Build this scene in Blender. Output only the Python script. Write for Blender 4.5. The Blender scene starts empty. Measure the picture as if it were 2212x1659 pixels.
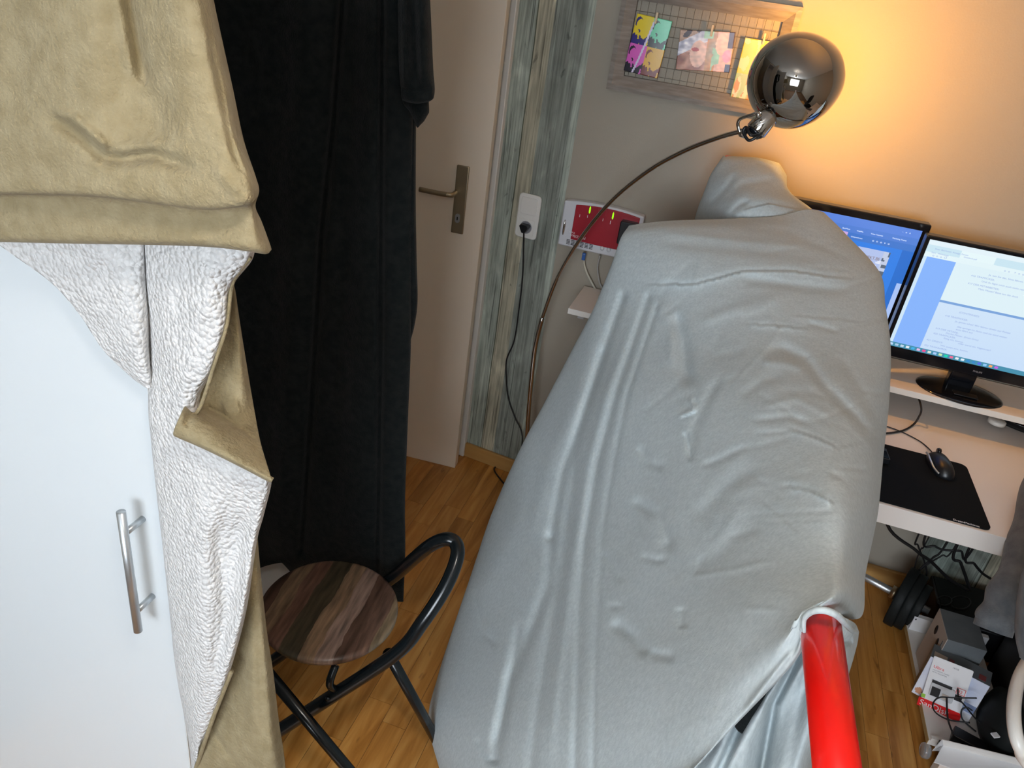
import bpy, bmesh, math, random
import numpy as np
from mathutils import Vector, Matrix, noise

# ------------------------------------------------------------------ camera
CX, CY, FPX, CAMH = 1106.0, 829.5, 1660.0, 1.75
def _basis():
    d = np.array([660 - CX, -(3870 - CY), -FPX]); up = -d / np.linalg.norm(d)
    f = np.array([0, 0, -1.0]); fh = f - f.dot(up) * up; fh /= np.linalg.norm(fh)
    r = np.cross(fh, up); a = math.radians(13.8)
    Y = math.cos(a) * fh + math.sin(a) * r
    return np.array([np.cross(Y, up), Y, up])
RM = _basis()
EYE = Vector((0, 0, CAMH))
def ray(px, py):
    w = RM @ np.array([px - CX, -(py - CY), -FPX]); return Vector(w)
def atY(px, py, y): w = ray(px, py); return w * (y / w.y) + EYE      # the point of the photo at depth y
def atZ(px, py, z): w = ray(px, py); return w * ((z - CAMH) / w.z) + EYE  # ... at height z

scene = bpy.context.scene
COL = scene.collection
cam = bpy.data.cameras.new('camera'); camo = bpy.data.objects.new('camera', cam); COL.objects.link(camo)
camo.matrix_world = Matrix([[*RM[0], 0], [*RM[1], 0], [*RM[2], CAMH], [0, 0, 0, 1]])
cam.sensor_fit = 'HORIZONTAL'; cam.sensor_width = 36; cam.lens = 36 * FPX / 2212; cam.clip_start = .02
scene.camera = camo
# ------------------------------------------------------------------ world, light, exposure
w = bpy.data.worlds.new('sky'); scene.world = w; w.use_nodes = True
bg = w.node_tree.nodes['Background']; bg.inputs[0].default_value = (.78, .89, 1, 1); bg.inputs[1].default_value = 3.2
def area(name, loc, size, sy, power, col, aim):
    l = bpy.data.lights.new(name, 'AREA'); l.shape = 'RECTANGLE'; l.size = size; l.size_y = sy; l.energy = power; l.color = col
    o = bpy.data.objects.new(name, l); COL.objects.link(o); o.location = loc
    o.rotation_euler = (Vector(aim) - Vector(loc)).to_track_quat('-Z', 'Y').to_euler(); return o
area('window_daylight', (-.1, -2.62, 1.55), 1.7, 1.2, 72, (.83, .91, 1), (-.1, 0, 1.2))
bulb = bpy.data.lights.new('lamp_bulb_light', 'POINT'); bulb.energy = 17; bulb.color = (1, .44, .075); bulb.shadow_soft_size = .03
bulbo = bpy.data.objects.new('lamp_bulb_light', bulb); COL.objects.link(bulbo)
pen = bpy.data.lights.new('ceiling_fill_light', 'POINT'); pen.energy = 22; pen.color = (1, .96, .91); pen.shadow_soft_size = .11  # fill light added at the pendant to lift the room's shadows
peno = bpy.data.objects.new('ceiling_fill_light', pen); COL.objects.link(peno); peno.location = (0, .2, 2.06)
scene.view_settings.view_transform = 'Standard'; scene.view_settings.look = 'None'
scene.view_settings.exposure = .45; scene.view_settings.gamma = 1; scene.view_settings.use_curve_mapping = False
try: scene.cycles.max_bounces = 8; scene.cycles.use_denoising = True
except Exception: pass

# ------------------------------------------------------------------ materials
def mat(name, col, rough=.6, metal=0, bump=None, var=None, sheen=0, emit=None, alpha=None, coat=0, trans=0):
    m = bpy.data.materials.new(name); m.use_nodes = True; nt = m.node_tree; b = nt.nodes['Principled BSDF']
    b.inputs['Base Color'].default_value = (*col, 1); b.inputs['Roughness'].default_value = rough; b.inputs['Metallic'].default_value = metal
    if sheen: b.inputs['Sheen Weight'].default_value = sheen; b.inputs['Sheen Roughness'].default_value = .5
    if coat: b.inputs['Coat Weight'].default_value = coat
    if name in ('grey_jersey', 'beige_plush', 'white_sherpa', 'charcoal_fleece', 'grey_sweat', 'black_cloth_pad', 'black_iron'): b.inputs['Specular IOR Level'].default_value = .12
    if trans: b.inputs['Transmission Weight'].default_value = trans
    if emit: b.inputs['Emission Color'].default_value = (*emit[0], 1); b.inputs['Emission Strength'].default_value = emit[1]
    tc = nt.nodes.new('ShaderNodeTexCoord')
    def nz(scale, det=4, st=None):
        n = nt.nodes.new('ShaderNodeTexNoise'); n.inputs['Scale'].default_value = scale; n.inputs['Detail'].default_value = det
        if st:
            mp = nt.nodes.new('ShaderNodeMapping'); mp.inputs['Scale'].default_value = st
            nt.links.new(tc.outputs['Object'], mp.inputs[0]); nt.links.new(mp.outputs[0], n.inputs['Vector'])
        else: nt.links.new(tc.outputs['Object'], n.inputs['Vector'])
        return n
    if var:   # (scale, colour b, stretch)
        n = nz(var[0], 5, var[2] if len(var) > 2 else None)
        r = nt.nodes.new('ShaderNodeValToRGB'); r.color_ramp.elements[0].position = .35; r.color_ramp.elements[1].position = .68
        r.color_ramp.elements[0].color = (*col, 1); r.color_ramp.elements[1].color = (*var[1], 1)
        nt.links.new(n.outputs[0], r.inputs[0]); nt.links.new(r.outputs[0], b.inputs['Base Color'])
    if bump:  # (scale, strength, distance, kind)
        if len(bump) > 3 and bump[3] == 'vor':
            n = nt.nodes.new('ShaderNodeTexVoronoi'); n.inputs['Scale'].default_value = bump[0]; n.inputs['Detail'].default_value = 0.0
            wn = nz(30, 3); mx = nt.nodes.new('ShaderNodeMixRGB'); mx.blend_type = 'ADD'; mx.inputs[0].default_value = .006
            nt.links.new(tc.outputs['Object'], mx.inputs[1]); nt.links.new(wn.outputs['Color'], mx.inputs[2]); nt.links.new(mx.outputs[0], n.inputs['Vector'])
            out = n.outputs['Distance']
        else: n = nz(bump[0], 5, bump[3] if len(bump) > 3 else None); out = n.outputs[0]
        bp = nt.nodes.new('ShaderNodeBump'); bp.inputs['Strength'].default_value = bump[1]; bp.inputs['Distance'].default_value = bump[2]
        if len(bump) > 3 and bump[3] == 'vor': bp.invert = True
        nt.links.new(out, bp.inputs['Height']); nt.links.new(bp.outputs[0], b.inputs['Normal'])
    return m
def paint_mat(name, rough=.5, emit=0):
    m = bpy.data.materials.new(name); m.use_nodes = True; nt = m.node_tree; b = nt.nodes['Principled BSDF']
    a = nt.nodes.new('ShaderNodeAttribute'); a.attribute_name = 'paint'
    b.inputs['Roughness'].default_value = rough
    if not emit: nt.links.new(a.outputs['Color'], b.inputs['Base Color'])
    else: b.inputs['Base Color'].default_value = (.01, .01, .01, 1)
    if emit: nt.links.new(a.outputs['Color'], b.inputs['Emission Color']); b.inputs['Emission Strength'].default_value = emit
    return m
M = {}
M['wall'] = mat('grey_wall_paint', (.37, .335, .275), .85, bump=(220, .25, .002))
M['ceil'] = mat('ceiling_paint', (.80, .80, .78), .9)
M['white'] = mat('white_laminate', (.71, .755, .78), .32, bump=(300, .03, .001))
M['desk'] = mat('white_desk_laminate', (.78, .74, .70), .35)
M['door'] = mat('cream_door_lacquer', (.90, .79, .65), .45, bump=(40, .04, .002))
M['trimw'] = mat('white_door_trim', (.80, .76, .70), .45)
M['gap'] = mat('dark_rebate', (.13, .095, .06), .8)
M['brass'] = mat('aged_nickel', (.42, .35, .24), .33, .9)
M['alu'] = mat('brushed_aluminium', (.55, .58, .60), .36, .85, bump=(300, .1, .0005, (1, 1, .02)))
M['chrome'] = mat('chrome', (.62, .60, .58), .04, 1)
M['chromed'] = mat('dark_chrome', (.42, .395, .37), .03, 1)
M['blackm'] = mat('black_gloss_tube', (.004, .007, .009), .22, 0)
M['blackp'] = mat('black_plastic', (.008, .009, .011), .35)
M['blackg'] = mat('black_glossy_plastic', (.006, .007, .010), .12)
M['cable'] = mat('black_cable', (.008, .008, .009), .5)
M['cablew'] = mat('cream_cable', (.62, .60, .50), .5)
M['plastic'] = mat('white_plastic', (.80, .79, .75), .3)
M['red'] = mat('red_painted_steel', (.78, .008, .004), .28, coat=.3, var=(9, (.70, .006, .004)))
M['routered'] = mat('router_red', (.34, .012, .025), .3)
M['routerw'] = mat('router_silver', (.62, .64, .68), .35)
M['led'] = mat('green_led', (.4, .9, .0), .4, emit=((.22, .9, .0), .8))
M['blueplug'] = mat('blue_plug', (.02, .10, .35), .4)
M['beige'] = mat('beige_plush', (.29, .232, .130), .95, sheen=.08, var=(55, (.355, .292, .175)), bump=(230, .7, .004))
M['sherpa'] = mat('white_sherpa', (.70, .69, .68), .95, sheen=.1, bump=(170, .8, .006, 'vor'), var=(90, (.80, .79, .78)))
M['darkf'] = mat('charcoal_fleece', (.0065, .0095, .0100), .95, sheen=.05, bump=(260, .5, .003), var=(60, (.014, .016, .016)))
M['sheet'] = mat('grey_jersey', (.44, .50, .52), .97, sheen=.05, bump=(500, .3, .001, (1, 1, .5)), var=(240, (.53, .59, .605), (1, 1, .3)))
M['hood'] = mat('grey_sweat', (.085, .095, .105), .95, sheen=.2, bump=(300, .5, .002), var=(40, (.13, .14, .15)))
M['framew'] = mat('greyed_oak', (.23, .20, .175), .6, var=(9, (.33, .295, .26), (2, 2, 14)), bump=(60, .3, .001, (1, 1, 9)))
M['wire'] = mat('thin_wire', (.22, .20, .17), .4, .6)
M['peg'] = mat('pale_wood_peg', (.70, .56, .38), .6)
M['skirt'] = mat('oak_baseboard', (.46, .25, .075), .45, var=(5, (.52, .30, .10), (.4, 4, 8)))
M['iron'] = mat('black_iron', (.012, .014, .014), .5)
M['chip'] = mat('raw_chipboard', (.45, .30, .12), .8)
M['boxg'] = mat('grey_carton', (.10, .115, .13), .6, var=(10, (.15, .165, .17)))
M['boxb'] = mat('beige_carton', (.50, .42, .36), .7)
M['paperw'] = mat('white_card', (.80, .80, .82), .5)
M['sdred'] = mat('red_print', (.72, .008, .01), .4)
M['ink'] = mat('grey_ink', (.25, .25, .28), .6)
M['black'] = mat('black_print', (.01, .01, .012), .5)
M['glass'] = mat('window_glass', (1, 1, 1), .0, trans=1)
M['clear'] = mat('clear_castor', (.8, .8, .8), .1, trans=.8)
M['screen'] = paint_mat('screen_picture', .3, .72)
M['print'] = paint_mat('printed_card', .3)
M['scrtext'] = mat('screen_text', (.0, .0, .0), .5, emit=((.28, .38, .68), .8))
M['scrwhite'] = mat('screen_white_text', (.0, .0, .0), .5, emit=((.75, .85, 1), .9))
M['pad'] = mat('black_cloth_pad', (.006, .007, .008), .85, bump=(400, .3, .001))
M['winlight'] = mat('curtain', (.85, .85, .85), .9)

def floor_mat():
    m = bpy.data.materials.new('honey_laminate_plank'); m.use_nodes = True; nt = m.node_tree; b = nt.nodes['Principled BSDF']
    L = nt.links.new; oi = nt.nodes.new('ShaderNodeObjectInfo'); tc = nt.nodes.new('ShaderNodeTexCoord')
    ad = nt.nodes.new('ShaderNodeVectorMath'); ad.operation = 'MULTIPLY_ADD'; ad.inputs[1].default_value = (1, 1, 1)
    L(tc.outputs['Object'], ad.inputs[0]); 
    cb = nt.nodes.new('ShaderNodeCombineXYZ'); mu = nt.nodes.new('ShaderNodeMath'); mu.operation = 'MULTIPLY'; mu.inputs[1].default_value = 50
    L(oi.outputs['Random'], mu.inputs[0]); L(mu.outputs[0], cb.inputs[0]); L(mu.outputs[0], cb.inputs[1]); L(cb.outputs[0], ad.inputs[2])
    mp = nt.nodes.new('ShaderNodeMapping'); mp.inputs['Scale'].default_value = (14, 1.6, 1); L(ad.outputs[0], mp.inputs[0])
    n = nt.nodes.new('ShaderNodeTexNoise'); n.inputs['Scale'].default_value = 2.2; n.inputs['Detail'].default_value = 7; n.inputs['Distortion'].default_value = .8; L(mp.outputs[0], n.inputs['Vector'])
    r = nt.nodes.new('ShaderNodeValToRGB'); e = r.color_ramp.elements
    e[0].position = .25; e[0].color = (.30, .11, .016, 1); e[1].position = .75; e[1].color = (.66, .35, .10, 1); k = e.new(.5); k.color = (.50, .22, .045, 1)
    L(n.outputs[0], r.inputs[0])
    # knots and dark flecks
    mp2 = nt.nodes.new('ShaderNodeMapping'); mp2.inputs['Scale'].default_value = (24, 8, 1); L(ad.outputs[0], mp2.inputs[0])
    n2 = nt.nodes.new('ShaderNodeTexNoise'); n2.inputs['Scale'].default_value = 1.4; n2.inputs['Detail'].default_value = 2; L(mp2.outputs[0], n2.inputs['Vector'])
    r2 = nt.nodes.new('ShaderNodeValToRGB'); r2.color_ramp.elements[0].position = .69; r2.color_ramp.elements[0].color = (0, 0, 0, 1); r2.color_ramp.elements[1].position = .76
    L(n2.outputs[0], r2.inputs[0])
    mx = nt.nodes.new('ShaderNodeMixRGB'); mx.inputs[2].default_value = (.13, .04, .008, 1); fm = nt.nodes.new('ShaderNodeMath'); fm.operation = 'MULTIPLY'; fm.inputs[1].default_value = .6
    L(r2.outputs[0], fm.inputs[0]); L(fm.outputs[0], mx.inputs[0]); L(r.outputs[0], mx.inputs[1])
    hs = nt.nodes.new('ShaderNodeHueSaturation'); mr = nt.nodes.new('ShaderNodeMapRange'); mr.inputs[3].default_value = .84; mr.inputs[4].default_value = 1.2
    L(oi.outputs['Random'], mr.inputs[0]); L(mr.outputs[0], hs.inputs['Value']); L(mx.outputs[0], hs.inputs['Color'])
    L(hs.outputs[0], b.inputs['Base Color']); b.inputs['Roughness'].default_value = .36
    return m
M['plank'] = floor_mat()
def seat_mat():
    m = bpy.data.materials.new('mixed_dark_wood_seat'); m.use_nodes = True; nt = m.node_tree; b = nt.nodes['Principled BSDF']; L = nt.links.new
    tc = nt.nodes.new('ShaderNodeTexCoord'); mp = nt.nodes.new('ShaderNodeMapping')
    mp.inputs['Rotation'].default_value = (0, 0, math.radians(8)); L(tc.outputs['Object'], mp.inputs[0])
    sx = nt.nodes.new('ShaderNodeSeparateXYZ'); L(mp.outputs[0], sx.inputs[0])
    wn = nt.nodes.new('ShaderNodeTexNoise'); wn.inputs['Scale'].default_value = 9; wn.inputs['Detail'].default_value = 6; L(mp.outputs[0], wn.inputs['Vector'])
    ma = nt.nodes.new('ShaderNodeMath'); ma.operation = 'MULTIPLY_ADD'; ma.inputs[1].default_value = .035; L(wn.outputs[0], ma.inputs[0]); L(sx.outputs[0], ma.inputs[2])
    mr = nt.nodes.new('ShaderNodeMapRange'); mr.inputs[1].default_value = -.135; mr.inputs[2].default_value = .17; L(ma.outputs[0], mr.inputs[0])
    r = nt.nodes.new('ShaderNodeValToRGB'); r.color_ramp.interpolation = 'CONSTANT'
    cols = [(0, (.035, .02, .014)), (.10, (.10, .065, .04)), (.22, (.075, .04, .028)), (.33, (.032, .026, .016)), (.48, (.13, .085, .052)), (.60, (.15, .105, .085)), (.72, (.060, .034, .024)), (.82, (.085, .048, .034)), (.92, (.13, .095, .058))]
    e = r.color_ramp.elements
    for i, (p, c) in enumerate(cols):
        k = e[i] if i < 2 else e.new(p); k.position = p; k.color = (*c, 1)
    L(mr.outputs[0], r.inputs[0])
    mp2 = nt.nodes.new('ShaderNodeMapping'); mp2.inputs['Scale'].default_value = (60, 7, 10); L(mp.outputs[0], mp2.inputs[0])
    g = nt.nodes.new('ShaderNodeTexNoise'); g.inputs['Scale'].default_value = 1.5; g.inputs['Detail'].default_value = 7; L(mp2.outputs[0], g.inputs['Vector'])
    mr2 = nt.nodes.new('ShaderNodeMapRange'); mr2.inputs[1].default_value = .3; mr2.inputs[2].default_value = .7; mr2.inputs[3].default_value = .7; mr2.inputs[4].default_value = 2.6; L(g.outputs[0], mr2.inputs[0])
    hs = nt.nodes.new('ShaderNodeHueSaturation'); L(r.outputs[0], hs.inputs['Color']); L(mr2.outputs[0], hs.inputs['Value'])
    L(hs.outputs[0], b.inputs['Base Color']); b.inputs['Roughness'].default_value = .30
    return m
M['seat'] = seat_mat()
def paper_mat():   # wallpaper printed with weathered planks, x runs from the door trim to the corner
    m = bpy.data.materials.new('weathered_board_wallpaper'); m.use_nodes = True; nt = m.node_tree; b = nt.nodes['Principled BSDF']; L = nt.links.new
    tc = nt.nodes.new('ShaderNodeTexCoord'); sx = nt.nodes.new('ShaderNodeSeparateXYZ'); L(tc.outputs['Object'], sx.inputs[0])
    mw = nt.nodes.new('ShaderNodeMapping'); mw.inputs['Scale'].default_value = (6, 6, 1.5); L(tc.outputs['Object'], mw.inputs[0])
    wn = nt.nodes.new('ShaderNodeTexNoise'); wn.inputs['Scale'].default_value = 2; wn.inputs['Detail'].default_value = 3; L(mw.outputs[0], wn.inputs['Vector'])
    ma = nt.nodes.new('ShaderNodeMath'); ma.operation = 'MULTIPLY_ADD'; ma.inputs[1].default_value = .012; L(wn.outputs[0], ma.inputs[0]); L(sx.outputs[0], ma.inputs[2])
    fr = nt.nodes.new('ShaderNodeMath'); fr.operation = 'FRACT'; dv = nt.nodes.new('ShaderNodeMath'); dv.operation = 'DIVIDE'; dv.inputs[1].default_value = .53
    L(ma.outputs[0], dv.inputs[0]); L(dv.outputs[0], fr.inputs[0])
    r = nt.nodes.new('ShaderNodeValToRGB'); r.color_ramp.interpolation = 'CONSTANT'; e = r.color_ramp.elements
    cols = [(0, (.33, .37, .32)), (.128, (.10, .11, .08)), (.134, (.38, .36, .27)), (.235, (.215, .235, .205)), (.43, (.33, .37, .32)), (.50, (.38, .36, .27)), (.62, (.2, .235, .205)), (.85, (.34, .41, .36))]
    for i, (p, c) in enumerate(cols):
        k = e[i] if i < 2 else e.new(p); k.position = p; k.color = (*c, 1)
    L(fr.outputs[0], r.inputs[0])
    def grain(sc, lo, hi, a, bb, det=8, dist=1.0):
        mp = nt.nodes.new('ShaderNodeMapping'); mp.inputs['Scale'].default_value = sc; L(tc.outputs['Object'], mp.inputs[0])
        n = nt.nodes.new('ShaderNodeTexNoise'); n.inputs['Scale'].default_value = 1; n.inputs['Detail'].default_value = det; n.inputs['Distortion'].default_value = dist; L(mp.outputs[0], n.inputs['Vector'])
        q = nt.nodes.new('ShaderNodeMapRange'); q.inputs[1].default_value = lo; q.inputs[2].default_value = hi; q.inputs[3].default_value = a; q.inputs[4].default_value = bb; L(n.outputs[0], q.inputs[0]); return q
    g1 = grain((130, 130, 4), .30, .66, .60, 1.18, 6, .6); g2 = grain((22, 22, 7), .3, .7, .72, 1.2, 8, .8)
    g3 = grain((120, 120, 2.2), .60, .66, 1.0, .45, 3, .4); g4 = grain((30, 30, 12), .66, .74, 1.0, .55, 4, 1.5); g5 = grain((14, 14, 6), .58, .72, 1.0, 1.35, 5, 1.0)
    mu = g1
    for gk in (g2, g3, g4, g5):
        mk = nt.nodes.new('ShaderNodeMath'); mk.operation = 'MULTIPLY'; L(mu.outputs[0], mk.inputs[0]); L(gk.outputs[0], mk.inputs[1]); mu = mk
    mg = nt.nodes.new('ShaderNodeMath'); mg.operation = 'MULTIPLY'; mg.inputs[1].default_value = 1.3; L(mu.outputs[0], mg.inputs[0])
    hs = nt.nodes.new('ShaderNodeHueSaturation'); L(r.outputs[0], hs.inputs['Color']); L(mg.outputs[0], hs.inputs['Value'])
    L(hs.outputs[0], b.inputs['Base Color']); b.inputs['Roughness'].default_value = .75
    return m
M['paper'] = paper_mat()

# ------------------------------------------------------------------ object helpers
def tag(o, label=None, cat=None, group=None, kind=None):
    if label: o['label'] = label
    if cat: o['category'] = cat
    if group: o['group'] = group
    if kind: o['kind'] = kind
    return o
def thing(name, label, cat, loc=(0, 0, 0), group=None):
    o = bpy.data.objects.new(name, None); COL.objects.link(o); o.location = loc; o.empty_display_size = .05
    return tag(o, label, cat, group)
def obj(name, bm, m, parent=None, smooth=True, bevel=0, sub=0, solid=0, label=None):
    me = bpy.data.meshes.new(name); bm.to_mesh(me); bm.free()
    ms = m if isinstance(m, (list, tuple)) else [m]
    for x in ms: me.materials.append(x)
    for p in me.polygons: p.use_smooth = smooth
    o = bpy.data.objects.new(name, me); COL.objects.link(o)
    if parent is not None:
        o.parent = parent; o.matrix_parent_inverse = Matrix.Translation(-Vector(parent_loc(parent)))
    if solid: s = o.modifiers.new('s', 'SOLIDIFY'); s.thickness = solid; s.offset = -1
    if bevel:
        bv = o.modifiers.new('b', 'BEVEL'); bv.width = bevel; bv.segments = 3; bv.limit_method = 'ANGLE'; bv.angle_limit = math.radians(40)
        for p in me.polygons: p.use_smooth = True
        me.set_sharp_from_angle(angle=math.radians(35)) if hasattr(me, 'set_sharp_from_angle') else None
    if sub: s = o.modifiers.new('d', 'SUBSURF'); s.levels = sub; s.render_levels = sub
    if label: o['label'] = label
    return o
def parent_loc(p):
    return Vector(p.location) if p.parent is None else Vector((0, 0, 0))
def frame_m(o, x, y, z=None):
    x = Vector(x).normalized(); y = Vector(y); y = (y - x * y.dot(x)).normalized(); z = x.cross(y)
    return Matrix([[x.x, y.x, z.x, o[0]], [x.y, y.y, z.y, o[1]], [x.z, y.z, z.z, o[2]], [0, 0, 0, 1]])
def box(bm, c, s, mtx=None, mi=0):
    vs = []
    for dz in (-.5, .5):
        for dx, dy in ((-.5, -.5), (.5, -.5), (.5, .5), (-.5, .5)):
            p = Vector((c[0] + dx * s[0], c[1] + dy * s[1], c[2] + dz * s[2]))
            vs.append(bm.verts.new(mtx @ p if mtx else p))
    for f in ((3, 2, 1, 0), (4, 5, 6, 7), (0, 1, 5, 4), (1, 2, 6, 5), (2, 3, 7, 6), (3, 0, 4, 7)):
        bm.faces.new([vs[i] for i in f]).material_index = mi
    return bm
def bx(x0, x1, y0, y1, z0, z1, mtx=None, bm=None):
    return box(bm or bmesh.new(), ((x0 + x1) / 2, (y0 + y1) / 2, (z0 + z1) / 2), (x1 - x0, y1 - y0, z1 - z0), mtx)
def smooth_path(pts, n=8):
    P = [Vector(p) for p in pts]; out = []
    for i in range(len(P) - 1):
        a = P[max(i - 1, 0)]; b = P[i]; c = P[i + 1]; d = P[min(i + 2, len(P) - 1)]
        for k in range(n):
            t = k / n; out.append(.5 * ((2 * b) + (c - a) * t + (2 * a - 5 * b + 4 * c - d) * t * t + (3 * b - a - 3 * c + d) * t ** 3))
    out.append(P[-1]); return out
def tube(pts, r, seg=12, n=8, bm=None, cap=True, smooth=True):
    bm = bm or bmesh.new(); P = smooth_path(pts, n) if smooth and len(pts) > 2 else [Vector(p) for p in pts]
    rr = r if callable(r) else (lambda t: r)
    T = [(P[min(i + 1, len(P) - 1)] - P[max(i - 1, 0)]).normalized() for i in range(len(P))]
    up = Vector((0, 0, 1)) if abs(T[0].z) < .9 else Vector((1, 0, 0)); u = (up - T[0] * up.dot(T[0])).normalized(); rings = []
    for i, p in enumerate(P):
        u = (u - T[i] * u.dot(T[i])).normalized(); v = T[i].cross(u); q = rr(i / (len(P) - 1))
        rings.append([bm.verts.new(p + (u * math.cos(a) + v * math.sin(a)) * q) for a in [2 * math.pi * k / seg for k in range(seg)]])
    for i in range(len(P) - 1):
        for k in range(seg): bm.faces.new((rings[i][k], rings[i][(k + 1) % seg], rings[i + 1][(k + 1) % seg], rings[i + 1][k]))
    if cap: bm.faces.new(rings[0][::-1]); bm.faces.new(rings[-1])
    return bm
def lathe(prof, mtx=None, seg=40, bm=None, sx=1, sy=1):
    bm = bm or bmesh.new(); rings = []
    for r, z in prof:
        if r < 1e-6: v = bm.verts.new(mtx @ Vector((0, 0, z)) if mtx else (0, 0, z)); rings.append([v]); continue
        ring = []
        for k in range(seg):
            a = 2 * math.pi * k / seg; p = Vector((r * math.cos(a) * sx, r * math.sin(a) * sy, z)); ring.append(bm.verts.new(mtx @ p if mtx else p))
        rings.append(ring)
    for a, b in zip(rings, rings[1:]):
        for k in range(seg):
            k2 = (k + 1) % seg
            if len(a) == 1 and len(b) == 1: continue
            if len(a) == 1: bm.faces.new((a[0], b[k], b[k2]))
            elif len(b) == 1: bm.faces.new((a[k], b[0], a[k2]))
            else: bm.faces.new((a[k], b[k], b[k2], a[k2]))
    bmesh.ops.recalc_face_normals(bm, faces=bm.faces); return bm
def rrect(w, h, r, n=6):
    out = []
    for cx, cy, a0 in ((w / 2 - r, h / 2 - r, 0), (-w / 2 + r, h / 2 - r, 90), (-w / 2 + r, -h / 2 + r, 180), (w / 2 - r, -h / 2 + r, 270)):
        for k in range(n + 1):
            a = math.radians(a0 + 90 * k / n); out.append((cx + r * math.cos(a), cy + r * math.sin(a)))
    return out
def prism(outline, z0, z1, mtx=None, bm=None):
    bm = bm or bmesh.new()
    f = lambda x, y, z: (mtx @ Vector((x, y, z))) if mtx else Vector((x, y, z))
    a = [bm.verts.new(f(x, y, z0)) for x, y in outline]; b = [bm.verts.new(f(x, y, z1)) for x, y in outline]; n = len(a)
    bm.faces.new(a[::-1]); bm.faces.new(b)
    for i in range(n): bm.faces.new((a[i], a[(i + 1) % n], b[(i + 1) % n], b[i]))
    return bm
def text(body, size, m, mtx, parent, name='lettering', depth=.0002, xs=1):
    cu = bpy.data.curves.new(name, 'FONT'); cu.body = body; cu.size = size; cu.extrude = depth; cu.align_x = 'LEFT'
    t = bpy.data.objects.new(name, cu); COL.objects.link(t)
    me = bpy.data.meshes.new_from_object(t); bpy.data.objects.remove(t); bpy.data.curves.remove(cu)
    me.transform(mtx @ Matrix.Diagonal((xs, 1, 1, 1))); me.materials.clear(); me.materials.append(m)
    o = bpy.data.objects.new(name, me); COL.objects.link(o); o.parent = parent; o.matrix_parent_inverse = Matrix.Translation(-parent_loc(parent)); return o
def painted(name, w, h, nx, ny, fn, mtx, m, parent, thick=.0006, bend=None):
    """flat printed or lit panel, colour per cell, fn(u,v)->rgb with v up"""
    bm = bmesh.new(); g = [[None] * (nx + 1) for _ in range(ny + 1)]
    for j in range(ny + 1):
        for i in range(nx + 1):
            u, v = i / nx, j / ny; zz = bend(u, v) if bend else 0
            g[j][i] = bm.verts.new(mtx @ Vector(((u - .5) * w, (v - .5) * h, zz)))
    cl = bm.loops.layers.float_color.new('paint')
    for j in range(ny):
        for i in range(nx):
            f = bm.faces.new((g[j][i], g[j][i + 1], g[j + 1][i + 1], g[j + 1][i])); c = fn((i + .5) / nx, (j + .5) / ny)
            for l in f.loops: l[cl] = (*c, 1)
    return obj(name, bm, m, parent, smooth=bool(bend), solid=thick)

# cloth: a control net of points with their own depths, smoothed, with sculpted folds
def crm(P, t):
    n = len(P) - 1; x = t * n; i = min(int(x), n - 1); f = x - i
    a = P[i - 1] if i > 0 else 2 * P[0] - P[1]; b = P[i]; c = P[i + 1]; d = P[i + 2] if i + 2 <= n else 2 * P[n] - P[n - 1]
    return .5 * ((2 * b) + (c - a) * f + (2 * a - 5 * b + 4 * c - d) * f * f + (3 * b - a - 3 * c + d) * f ** 3)
def seg_dist(x, y, poly):
    best = np.full(x.shape, 1e9); side = np.zeros(x.shape); tt = np.zeros(x.shape); L = 0; tot = sum(math.dist(poly[i], poly[i + 1]) for i in range(len(poly) - 1))
    for (ax, ay), (bx_, by) in zip(poly, poly[1:]):
        dx, dy = bx_ - ax, by - ay; l2 = dx * dx + dy * dy; t = np.clip(((x - ax) * dx + (y - ay) * dy) / l2, 0, 1)
        d = np.hypot(x - ax - t * dx, y - ay - t * dy); s = np.sign(dx * (y - ay) - dy * (x - ax)); k = d < best
        best = np.where(k, d, best); side = np.where(k, s, side); tt = np.where(k, (L + t * math.sqrt(l2)) / tot, tt); L += math.sqrt(l2)
    return best, side, tt
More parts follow.
